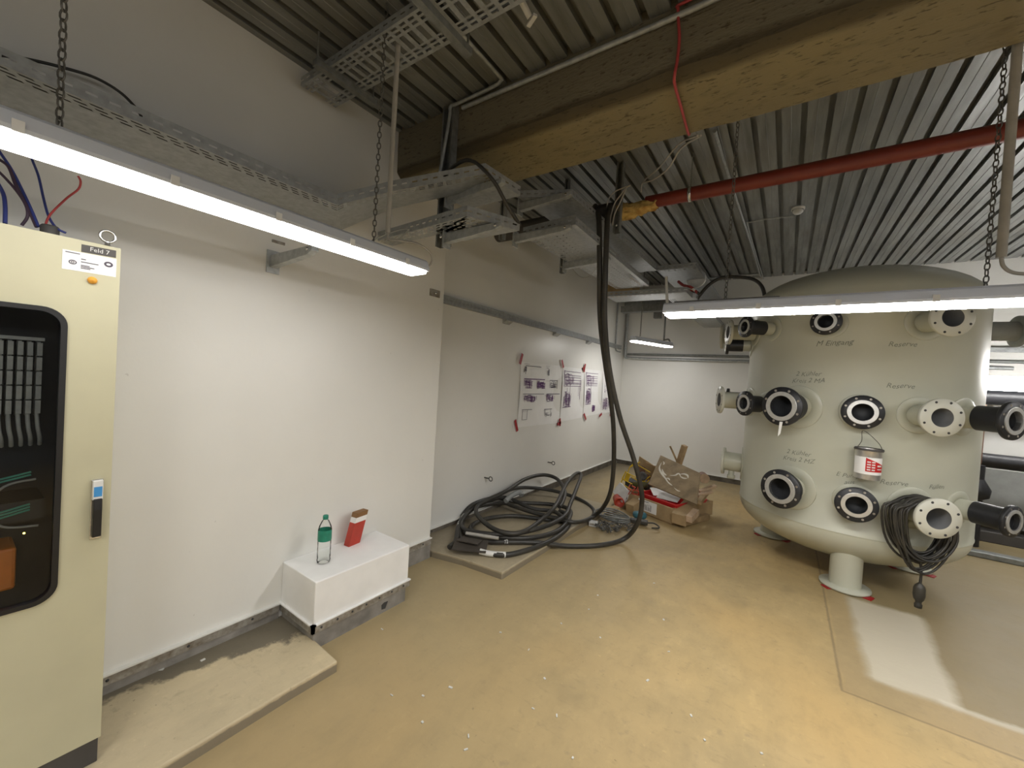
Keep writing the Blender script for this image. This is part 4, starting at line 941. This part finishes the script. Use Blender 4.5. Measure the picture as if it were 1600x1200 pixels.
# ------------------------------------------------------------------ behind the tank, right side
pipe('black_pipe', [(1.75, 7.2, .99), (3.9, 7.2, .99)], .085, M_BLK, 'thick black pipe running level behind the right of the tank', 'pipe', False, 20)
pipe('black_pipe', [(1.6, 7.3, 1.76), (3.9, 7.3, 1.76)], .10, M_BLK, 'thick dark pipe just below the tube light behind tank', 'pipe', False, 20)
tag(MB().b2((1.84, 7.05, .95), (1.95, 7.16, 1.66)).build('brown_post', M_BROWN, bevel=.01), 'upright red-brown pipe lagging behind the right of the tank', 'post')
t = thing('valve', (1.88, 6.95, 0), 'black vertical pipe valve behind the lower right nozzle', 'valve')
MB().tube([(1.88, 6.95, 0), (1.88, 6.95, .95)], .07, 16).build('valve_stem', M_BLK, t); MB().lathe((1.88, 6.95, .55), (0, 0, 1), [(.07, 0), (.12, .03), (.13, .12), (.09, .2), (.07, .24)], 20).build('valve_body', M_BLK, t)
tag(MB().b2((1.3, 7.25, .0), (3.9, 7.45, .13)).build('floor_channel', M_DARK, bevel=.01), 'dark low steel channel on the floor behind the tank', 'channel')
tag(MB().b2((1.4, 6.45, .0), (3.9, 6.58, .06)).build('floor_channel', M_STRUT, bevel=.01), 'low grey kerb rail in front of the dark floor channel', 'channel')
tag(MB().b2((2.0, 7.5, .16), (3.9, 7.56, .86)).build('sheet_metal_screen', M_GREYPIPE), 'grey sheet panel under the black pipe behind the tank', 'panel')
tag(MB().b2((1.9, 7.93, 2.36), (3.9, 7.98, 2.42)).build('wall_rail', M_GAL), 'grey rail along the back wall right of the tank', 'rail')

# ------------------------------------------------------------------ heavy black cables and coil
cr = .023
def azc(x, y, z):
    p = az_(x, y, z); return ax_(x, y, -2.765) if p.x < -2.765 else p
A1 = [ay_(930, 322, 3.25), ay_(933, 330, 3.2), ay_(936, 345, 3.18), ay_(937, 420, 3.2), ay_(938, 500, 3.35), ay_(946, 570, 3.55), ay_(955, 630, 3.75), ay_(959, 680, 3.9), ay_(958, 740, 4.05), ay_(950, 780, 4.15)]
A2 = [(930, 805, .09), (900, 817, .05), (855, 812, .09), (800, 806, .10), (755, 812, .10), (735, 826, .10), (760, 836, .11), (820, 841, .11), (870, 830, .10), (890, 808, .12), (888, 795, .12), (860, 788, .12), (810, 785, .13), (775, 778, .14), (740, 788, .14), (722, 808, .12), (724, 826, .12), (745, 832, .13), (790, 835, .14), (840, 826, .15), (880, 808, .17), (892, 785, .22), (902, 760, .30), (908, 742, .34), (900, 740, .36), (885, 756, .33), (868, 790, .25), (846, 812, .18), (815, 832, .16), (780, 830, .17), (752, 812, .18), (744, 795, .20), (760, 782, .24), (790, 768, .30), (820, 749, .35), (848, 742, .36), (870, 748, .34), (882, 766, .30), (880, 782, .25), (874, 792, .22)]
pa = A1 + [azc(x, y, z) for x, y, z in A2]
tag(MB().tube(spline(pa, 6), cr, 12).build('thick_cable', M_CABLE, origin=pa[-1]), 'thick black cable dropping from the trays, left strand feeding the upper coil', 'cable')
B1 = [ay_(953, 322, 3.25), ay_(951, 332, 3.2), ay_(949, 345, 3.18), ay_(946, 420, 3.2), ay_(945, 500, 3.3), ay_(952, 575, 3.45), ay_(968, 650, 3.6), ay_(988, 710, 3.75), ay_(1000, 755, 3.85), ay_(1003, 785, 3.95), ay_(996, 818, 4.0)]
B2 = [(975, 842, .05), (935, 852, .03), (885, 853, .03), (840, 848, .08), (800, 847, .09), (762, 846, .09), (735, 838, .10), (722, 824, .10), (728, 805, .10), (745, 790, .10), (775, 776, .11), (800, 764, .12), (830, 762, .13), (870, 768, .13), (905, 780, .08), (926, 795, .06), (925, 808, .06), (900, 816, .12), (870, 810, .13), (830, 800, .14), (800, 790, .14), (785, 786, .14), (745, 792, .15), (722, 812, .14), (718, 832, .09), (722, 846, .09)]
pb = B1 + [azc(x, y, z) for x, y, z in B2]
t = thing('thick_cable', pb[-1], 'thick black cable crossing over and looping wide across the floor', 'cable')
MB().tube(spline(pb, 6), cr, 12).build('sheath', M_CABLE, t)
q = az_(790, 846.5, .115)
b = MB(); add_text(b, '72', .05, lambda uu, vv: q + V((uu*.2+.004, uu*.98, .0)) + V((.9, -.2, .35)).normalized()*.004 + V((-.3, .1, .9)).normalized()*vv); b.build('painted_mark', M_WPLA, t)
pc = [az_(x, y, z) for x, y, z in ((748, 861, .10), (765, 865, .09), (790, 867, .085), (815, 862, .085), (845, 852, .085), (872, 838, .085), (888, 822, .085), (888, 806, .10), (874, 798, .11))]
t = thing('thick_cable', pc[0], 'thick cable tail with white taped end at the front of the coil', 'cable')
MB().tube(spline(pc, 6), cr, 12).build('sheath', M_CABLE, t)
MB().tube(spline(pc[:3], 6)[1:], cr+.002, 12).build('white_tape', M_STRIP, t)['label'] = 'white tape wrap'
pd = [azc(x, y, z) for x, y, z in ((702, 855, .09), (712, 845, .10), (716, 825, .11), (724, 808, .13), (740, 792, .15), (765, 782, .17), (792, 778, .17), (830, 794, .12), (868, 800, .10), (884, 816, .09))]
t = thing('thick_cable', pd[0], 'thick cable with white taped bend at the left of the coil', 'cable')
MB().tube(spline(pd, 6), cr, 12).build('sheath', M_DUSTY, t)
for i0 in (13, 17): MB().tube(spline(pd, 6)[i0:i0+3], cr+.002, 12).build('white_tape', M_STRIP, t)['label'] = 'white tape wrap'
q = az_(735, 852, .12)
b = MB(); b.box(q, (.30, .20, .008), rotz(.55) @ Matrix.Rotation(.12, 3, 'X')); b.box(q+V((-.04, .04, .02)), (.2, .13, .008), rotz(.3) @ Matrix.Rotation(-.1, 3, 'X'))
tag(b.build('steel_plate', mat('rusty_plate', (.06, .05, .04), .7)), 'dark bent steel plate lying at the near end of the coil', 'plate')
tag(MB().tube([az_(728, 833, .16), az_(779, 841, .15)], .016, 8).build('batten_offcut', M_ROD), 'pale grey batten lying across the front of the coil', 'batten')
pipe('grey_sleeve', [azc(790, 783, .2), azc(800, 774, .24), azc(812, 769, .25), azc(815, 774, .22)], .03, M_GREYPIPE, 'grey wrapped sleeve on the cables against the wall', 'sleeve')

# ------------------------------------------------------------------ rubbish heap in the back corner
def board_from(pts, thick, m, name, label, cat, group=None, parent=None, bevel=.003):
    P = [V(p) for p in pts]; nrm = (P[1]-P[0]).cross(P[3]-P[0]).normalized()
    o = MB().prism(P, nrm*thick).build(name, m, parent, bevel=bevel)
    if parent is None: tag(o, label, cat, group)
    return o
def plank(p0, p1, w, h, m, label, cat='plank', name='timber_plank', group='timber in the heap'):
    p0, p1 = V(p0), V(p1); d = (p1-p0); L = d.length; d.normalize(); s = d.cross(V((0, 0, 1))).normalized(); u = s.cross(d)
    return tag(MB().box((p0+p1)/2, (L, w, h), Matrix((d, s, u)).transposed()).build(name, m, bevel=.004), label, cat, group)
# cardboard/timber crate
f0, f1 = V((-1.72, 5.28, 0)), V((-1.02, 4.98, 0)); d = (f1-f0).normalized(); s = V((-d.y, d.x, 0))
t = thing('shallow_crate', (f0+f1)/2, 'shallow brown open crate holding red tray, front of the heap', 'crate')
def cb(a, c, e0, e1, z0, z1): 
    q = [f0+d*a+s*e0, f0+d*c+s*e0, f0+d*c+s*e1, f0+d*a+s*e1]; return [(v.x, v.y, z0) for v in q], (0, 0, z1-z0)
L = (f1-f0).length
MB().prism(*cb(0, L, 0, .03, .02, .20)).build('front_board', M_CARD, t, bevel=.003)
MB().prism(*cb(0, L, .8, .83, .02, .20)).build('rear_board', M_CARD, t, bevel=.003)
MB().prism(*cb(0, .03, .03, .8, .02, .20)).build('side_board', M_CARD, t, bevel=.003); MB().prism(*cb(L-.03, L, .03, .8, .02, .20)).build('side_board', M_CARD, t, bevel=.003)
MB().prism(*cb(0.02, L-.02, .02, .8, .0, .025)).build('bottom', M_CARD, t)
q = [f0+d*.26+s*-.002, f0+d*.54+s*-.002]
MB().prism([(q[0].x, q[0].y, .05), (q[1].x, q[1].y, .05), (q[1].x, q[1].y, .185), (q[0].x, q[0].y, .185)], -s*.001).build('sticker', M_PAPER, t)
b = MB()
for k in range(14):
    a = .30+.012*k+.004*rnd.random(); c = f0+d*a-s*.0045; e = f0+d*(a+.005)-s*.0045; z1_ = .10+.05*rnd.random()
    b.face([(c.x, c.y, .065), (e.x, e.y, .065), (e.x, e.y, z1_), (c.x, c.y, z1_)])
c = f0+d*.31-s*.0045; e = f0+d*.42-s*.0045; b.face([(c.x, c.y, .165), (e.x, e.y, .165), (e.x, e.y, .172), (c.x, c.y, .172)])
b.build('sticker_print', M_INKB, t)
# red tray inside
t = thing('red_tray', f0+d*.42+s*.35+V((0, 0, .03)), 'red plastic tray lying inside the shallow crate', 'tray')
o = f0+d*.20+s*.06
def rt(a, e, z): v = o+d*a+s*e; return V((v.x, v.y, z))
b = MB(); W_, D_ = .56, .62
for q in (([0, 0], [W_, 0]), ([W_, 0], [W_, D_]), ([W_, D_], [0, D_]), ([0, D_], [0, 0])):
    (a0, e0), (a1, e1) = q
    b.face([rt(a0+.0, e0, .235), rt(a1, e1, .235), rt(a1*.86+.04, e1*.86+.04, .045), rt(a0*.86+.04, e0*.86+.04, .045)])
b.face([rt(.04, .04, .045), rt(W_*.86+.04, .04, .045), rt(W_*.86+.04, D_*.86+.04, .045), rt(.04, D_*.86+.04, .045)])
ob = b.build('tray_body', M_REDPL, t); sd = ob.modifiers.new('solid', 'SOLIDIFY'); sd.thickness = .008
MB().tube([rt(0, 0, .235), rt(W_, 0, .235), rt(W_, D_, .235), rt(0, D_, .235), rt(0, 0, .235)], .010, 6).build('rim', M_REDPL, t)
for (a, e, z, w, h, rz_, lb) in ((.10, .22, .262, .24, .2, .5, 'white paper sheet lying on the red tray, upper one'), (.26, .16, .25, .26, .16, -.1, 'pinkish white paper scrap lying in the red tray')):
    q = rt(a+.08, e, z); tag(MB().box(q, (w, h, .006), rotz(rz_) @ Matrix.Rotation(.22, 3, 'X')).build('paper_sheet', M_PAPER), lb, 'paper', 'papers in the tray')
# leaning board with smears
BL, BR, TRr, TL = ay_(1013, 756, 5.25), ay_(1089, 788, 5.02), ay_(1094, 739, 5.38), ay_(1032, 711, 5.62)
t = thing('plywood_board', (BL+BR)/2, 'weathered plywood board with white smears leaning over the heap', 'board')
nrm = (BR-BL).cross(TL-BL).normalized()
MB().prism([BL, BR, TRr, TL], -nrm*.022).build('board_sheet', M_PLY, t, bevel=.003)
def onB(u, v, off=.002):
    return (BL*(1-u)+BR*u)*(1-v) + (TL*(1-u)+TRr*u)*v + nrm*off
def smear(pts, w):
    mb = MB(); P = spline([onB(u, v) for u, v in pts], 5)
    for i, (a, c) in enumerate(zip(P[:-1], P[1:])):
        k = w*math.sin(pi*(i+.5)/len(P)); e = nrm.cross((c-a).normalized())*k; mb.face([a-e, c-e, c+e, a+e])
    return mb.build('paint_smear', M_SCUFF, t)
smear([(.10, .80), (.09, .62), (.15, .50), (.28, .38), (.36, .32)], .013); smear([(.36, .50), (.48, .58), (.54, .68), (.60, .62)], .011)
smear([(.56, .66), (.66, .74), (.74, .74), (.76, .66)], .012); smear([(.58, .62), (.66, .60), (.74, .64)], .01); smear([(.28, .36), (.40, .27), (.48, .24)], .008); smear([(.12, .84), (.16, .80), (.15, .74)], .009); smear([(.52, .20), (.60, .16), (.66, .17)], .006); smear([(.16, .60), (.22, .50), (.30, .46)], .012); smear([(.30, .36), (.36, .40), (.40, .36)], .010)
# sticks behind the board
plank(ay_(1054, 745, 5.78), ay_(1070, 696, 5.72), .062, .062, M_WOOD, 'short square timber post sticking up behind the plywood board', 'post', 'timber_post')
plank(ay_(1062, 730, 5.85), ay_(1047, 697, 5.9), .022, .02, M_WOOD, 'thin wooden lath sticking up behind the plywood board', 'lath', 'timber_lath')
plank(f1+s*.10+V((.06, .0, .04)), f1+s*.62+V((.05, .0, .04)), .07, .07, M_WOOD, 'square timber lying along the right side of the crate')
plank(ay_(1060, 812, 4.93), ay_(1079, 791, 5.3), .16, .13, M_CARD, 'thick brown block at the right front crate corner', 'block', 'cardboard_block')
plank(ay_(1074, 811, 4.93), ay_(1086, 799, 5.15), .10, .075, M_PINKW, 'pale fresh cut timber block at the right of the heap', 'block', 'timber_block')
plank(ay_(1092, 785, 5.25), ay_(1108, 764, 5.9), .06, .05, M_WOOD, 'narrow plank edge lying behind the right of the board')
plank(ay_(1092, 768, 5.6), ay_(1118, 759, 5.75), .06, .03, M_PINKW, 'pinkish board end sticking out right of the plywood, upper one')
plank(ay_(1090, 774, 5.5), ay_(1113, 768, 5.6), .06, .03, M_PINKW, 'pinkish board end sticking out right of the plywood, lower one')
t = thing('log', ay_(1100, 747, 5.7), 'round cut log end showing right of the plywood board', 'log')
p = ay_(1101, 748, 5.65); MB().lathe(p, (.25, -1, .1), [(.058, -.3), (.062, -.02), (.060, 0)], 18).build('bark', M_BROWN, t); MB().lathe(p, (.25, -1, .1), [(.060, 0), (.05, .002), (0, .003)], 18).build('cut_face', M_PINKW, t)
# cardboard flap behind
t = thing('cardboard_box', ay_(1010, 735, 6.1), 'torn brown cardboard box flap at the back of the heap', 'box')
MB().prism([ay_(996, 728, 6.1), ay_(1020, 742, 6.1), ay_(1022, 728, 6.1), ay_(999, 713, 6.1)], (0, .02, 0)).build('tall_flap', M_CARD, t)
MB().prism([ay_(1008, 740, 6.05), ay_(1034, 748, 6.05), ay_(1033, 733, 6.05), ay_(1009, 722, 6.05)], (0, .02, 0)).build('low_flap', M_CARD, t)
MB().prism([ay_(995, 760, 6.0), ay_(1036, 770, 6.0), ay_(1034, 740, 6.08), ay_(997, 726, 6.08)], (0, .03, 0)).build('box_side', M_BROWN, t)
# yellow wire rack with dark bits
Y0 = 5.55
t = thing('wire_rack', ay_(993, 765, Y0), 'yellow wire rack filled with dark scrap left of the board', 'rack')
for a, c in (((972, 748), (1014, 770)), ((978, 738), (1010, 754)), ((976, 752), (984, 730)), ((984, 730), (992, 722)), ((972, 748), (978, 736)), ((1000, 768), (1014, 750)), ((994, 760), (1016, 744)), ((992, 724), (1016, 738)), ((970, 755), (1006, 776)), ((970, 755), (978, 736)), ((986, 745), (1008, 758)), ((984, 730), (1000, 722))):
    MB().tube([ay_(*a, Y0-.04), ay_(*c, Y0-.02)], .008, 6).build('rack_bar', M_YEL, t)
b = MB(); b.b2((-1.80, Y0+.03, .02), (-1.50, Y0+.30, .27)); b.build('dark_scrap', M_INT, t)
MB().prism([ay_(975, 749, Y0-.02), ay_(981, 753, Y0-.02), ay_(985, 741, Y0-.02), ay_(979, 738, Y0-.02)], (0, .02, 0)).build('yellow_panel', M_YEL, t)
p = ay_(1004, 744, Y0-.05); t2 = tag(MB().lathe(p, (.3, -1, .2), [(.05, -.06), (.06, -.02), (.06, 0), (.035, .012), (.03, .0), (0, .0)], 18).build('rubber_ring', M_DARK), 'black round rubber fitting lying on the yellow rack', 'fitting')
p = ay_(1000, 757, Y0-.06); tag(MB().lathe(p, (1, -.4, .2), [(0, -.1), (.035, -.1), (.04, .1), (0, .1)], 12).build('olive_scrap', mat('olive_scrap_paint', (.10, .10, .03), .6)), 'olive dark tool case piece inside the yellow rack', 'case')
# white box, red cup, red bits
c = ay_(972, 770, 5.30)
t = thing('white_box', c, 'white flat box with print propped at left of the heap', 'box')
MB().box(c, (.24, .06, .17), rotz(-.5) @ Matrix.Rotation(-.45, 3, 'X') @ Matrix.Rotation(.35, 3, 'Y')).build('box_body', M_WPLA, t, bevel=.004)
MB().box(ay_(977, 777, 5.24), (.06, .006, .04), rotz(-.5)).build('box_print', M_INKB, t)
p = ay_(968, 786, 5.15); t = thing('red_cup', p, 'orange-red plastic pipe cap lying at the left of the heap', 'cap')
MB().lathe(p, (.5, -.85, -.1), [(.06, -.16), (.062, -.05), (.066, -.05), (.066, 0), (.054, 0), (.052, -.06), (0, -.06)], 22).build('cap_body', M_ORRED, t)
p = ay_(990, 766, 5.25); t = thing('red_bracket', p, 'orange-red plastic lattice part beside the white box', 'plastic part')
b = MB()
for i in range(3):
    for j in range(3): b.box(p+V((i*.055-.05, -.02, j*.045-.04)), (.05, .04, .010) if (i+j) % 2 else (.012, .04, .045), rotz(.3) @ Matrix.Rotation(.4, 3, 'Y'))
b.box(p+V((0, .02, 0)), (.15, .012, .012), rotz(.3)); b.box(p+V((0, .02, -.05)), (.15, .012, .012), rotz(.3)); b.build('lattice', M_ORRED, t)
plank(ay_(951, 801, 4.78), ay_(965, 794, 4.9), .10, .055, M_WOOD, 'small pale wood offcut lying left of the crate', 'offcut', 'wood_offcut')
plank(ay_(984, 795, 5.05), ay_(996, 786, 5.2), .12, .12, M_CARD, 'brown folded card at the left end of the crate', 'card', 'cardboard_block')
# chain tangle
p = az_(960, 822, .02); b = MB()
for k in range(70):
    a = rnd.random()*2*pi; r_ = .17*rnd.random()**.6; c = p + V((math.cos(a)*r_*1.2, math.sin(a)*r_*1.5, .012+.04*rnd.random()*(1-r_/.2)))
    u_, v_ = V((rnd.uniform(-1, 1), rnd.uniform(-1, 1), rnd.uniform(-.3, .3))).normalized(), V((rnd.uniform(-1, 1), rnd.uniform(-1, 1), rnd.uniform(-.4, .4))).normalized()
    b.tube([c + u_*math.cos(q)*.026 + v_*math.sin(q)*.015 for q in [2*pi*i/8 for i in range(9)]], .0055, 5, cap=False)
tag(b.build('chain_heap', M_CHAIN), 'tangled heap of grey chain lying before the crate', 'chain')
b = MB(); p = az_(966, 811, .05)
for k in range(5): b.tube(spline([p+V((math.cos(q)*(.13+.02*k)-.02*k, math.sin(q)*(.10+.012*k), .01*k+.015*math.sin(2*q+k))) for q in [2*pi*i/10 for i in range(10)]], 4, True), .009, 6, cap=False)
tag(b.build('hose_loop', M_STRUT), 'loose loops of grey hose behind the chain heap', 'hose')
# teal tool
p = az_(999, 812, .03); t = thing('angle_grinder', p, 'teal and black power tool with cord on the floor', 'tool')
MB().lathe(p+V((0, 0, .03)), (0, 0, 1), [(0, 0), (.075, 0), (.082, .02), (.078, .05), (.05, .062), (0, .064)], 24).build('teal_head', M_TEAL, t)
MB().box(p+V((.03, -.12, .02)), (.20, .07, .05), rotz(.25)).build('tool_body', M_CABLE, t, bevel=.012)
MB().box(p+V((.0, -.155, .03)), (.07, .004, .025), rotz(.25)).build('white_label', M_PAPER, t)
MB().tube(spline([p+V((.12, -.10, .02)), p+V((.18, -.06, .02)), p+V((.24, -.08, .01)), p+V((.26, -.15, .01)), p+V((.2, -.2, .01))], 6), .009, 8).build('power_cord', M_CABLE, t)
c = az_(927, 818, .03)
t = thing('socket_block', c, 'small white plastic block alone on the floor by the coil', 'block'); MB().box(c, (.09, .07, .055), rotz(.2)).build('block_body', M_WPLA, t, bevel=.005); MB().box(c+V((.0, -.036, .0)), (.05, .004, .02), rotz(.2)).build('block_slot', M_TRIM, t)
# paint chips scattered over the floor
b = MB()
for x, y in [(597, 983), (782, 988), (851, 1060), (704, 1074), (661, 1087), (732, 1150), (728, 1171), (833, 1107), (1045, 1018), (1012, 1063), (1101, 1156), (920, 952), (938, 996), (1022, 911), (934, 930), (1190, 1177), (870, 1118), (826, 1015), (612, 1086), (660, 1128), (1037, 968), (877, 974), (1080, 1118), (895, 1184)]:
    q = az_(x, y, .003); b.box(q, (.008+.014*rnd.random(), .004+.008*rnd.random(), .004), rotz(rnd.random()*3))
for x, y in [(317, 1031), (235, 1048), (252, 1046), (370, 990)]:
    q = az_(x, y, .063); b.box(q, (.02, .012, .004), rotz(rnd.random()*3))
tag(b.build('paint_flakes', M_STRIP), 'tiny white paint flakes scattered over the brown floor', 'debris', kind='stuff')

# ------------------------------------------------------------------ world and view
w = bpy.data.worlds.new('world'); scn.world = w; w.use_nodes = True
w.node_tree.nodes['Background'].inputs[0].default_value = (.02, .02, .02, 1); w.node_tree.nodes['Background'].inputs[1].default_value = 0.0
vs = scn.view_settings; vs.view_transform = 'Standard'; vs.look = 'None'; vs.gamma = 1; vs.use_curve_mapping = False; vs.exposure = 2.1
scn.cycles.max_bounces = 10; scn.cycles.diffuse_bounces = 6; scn.cycles.use_denoising = True; scn.cycles.caustics_reflective = False; scn.cycles.caustics_refractive = False
scn.cycles.sample_clamp_indirect = 8
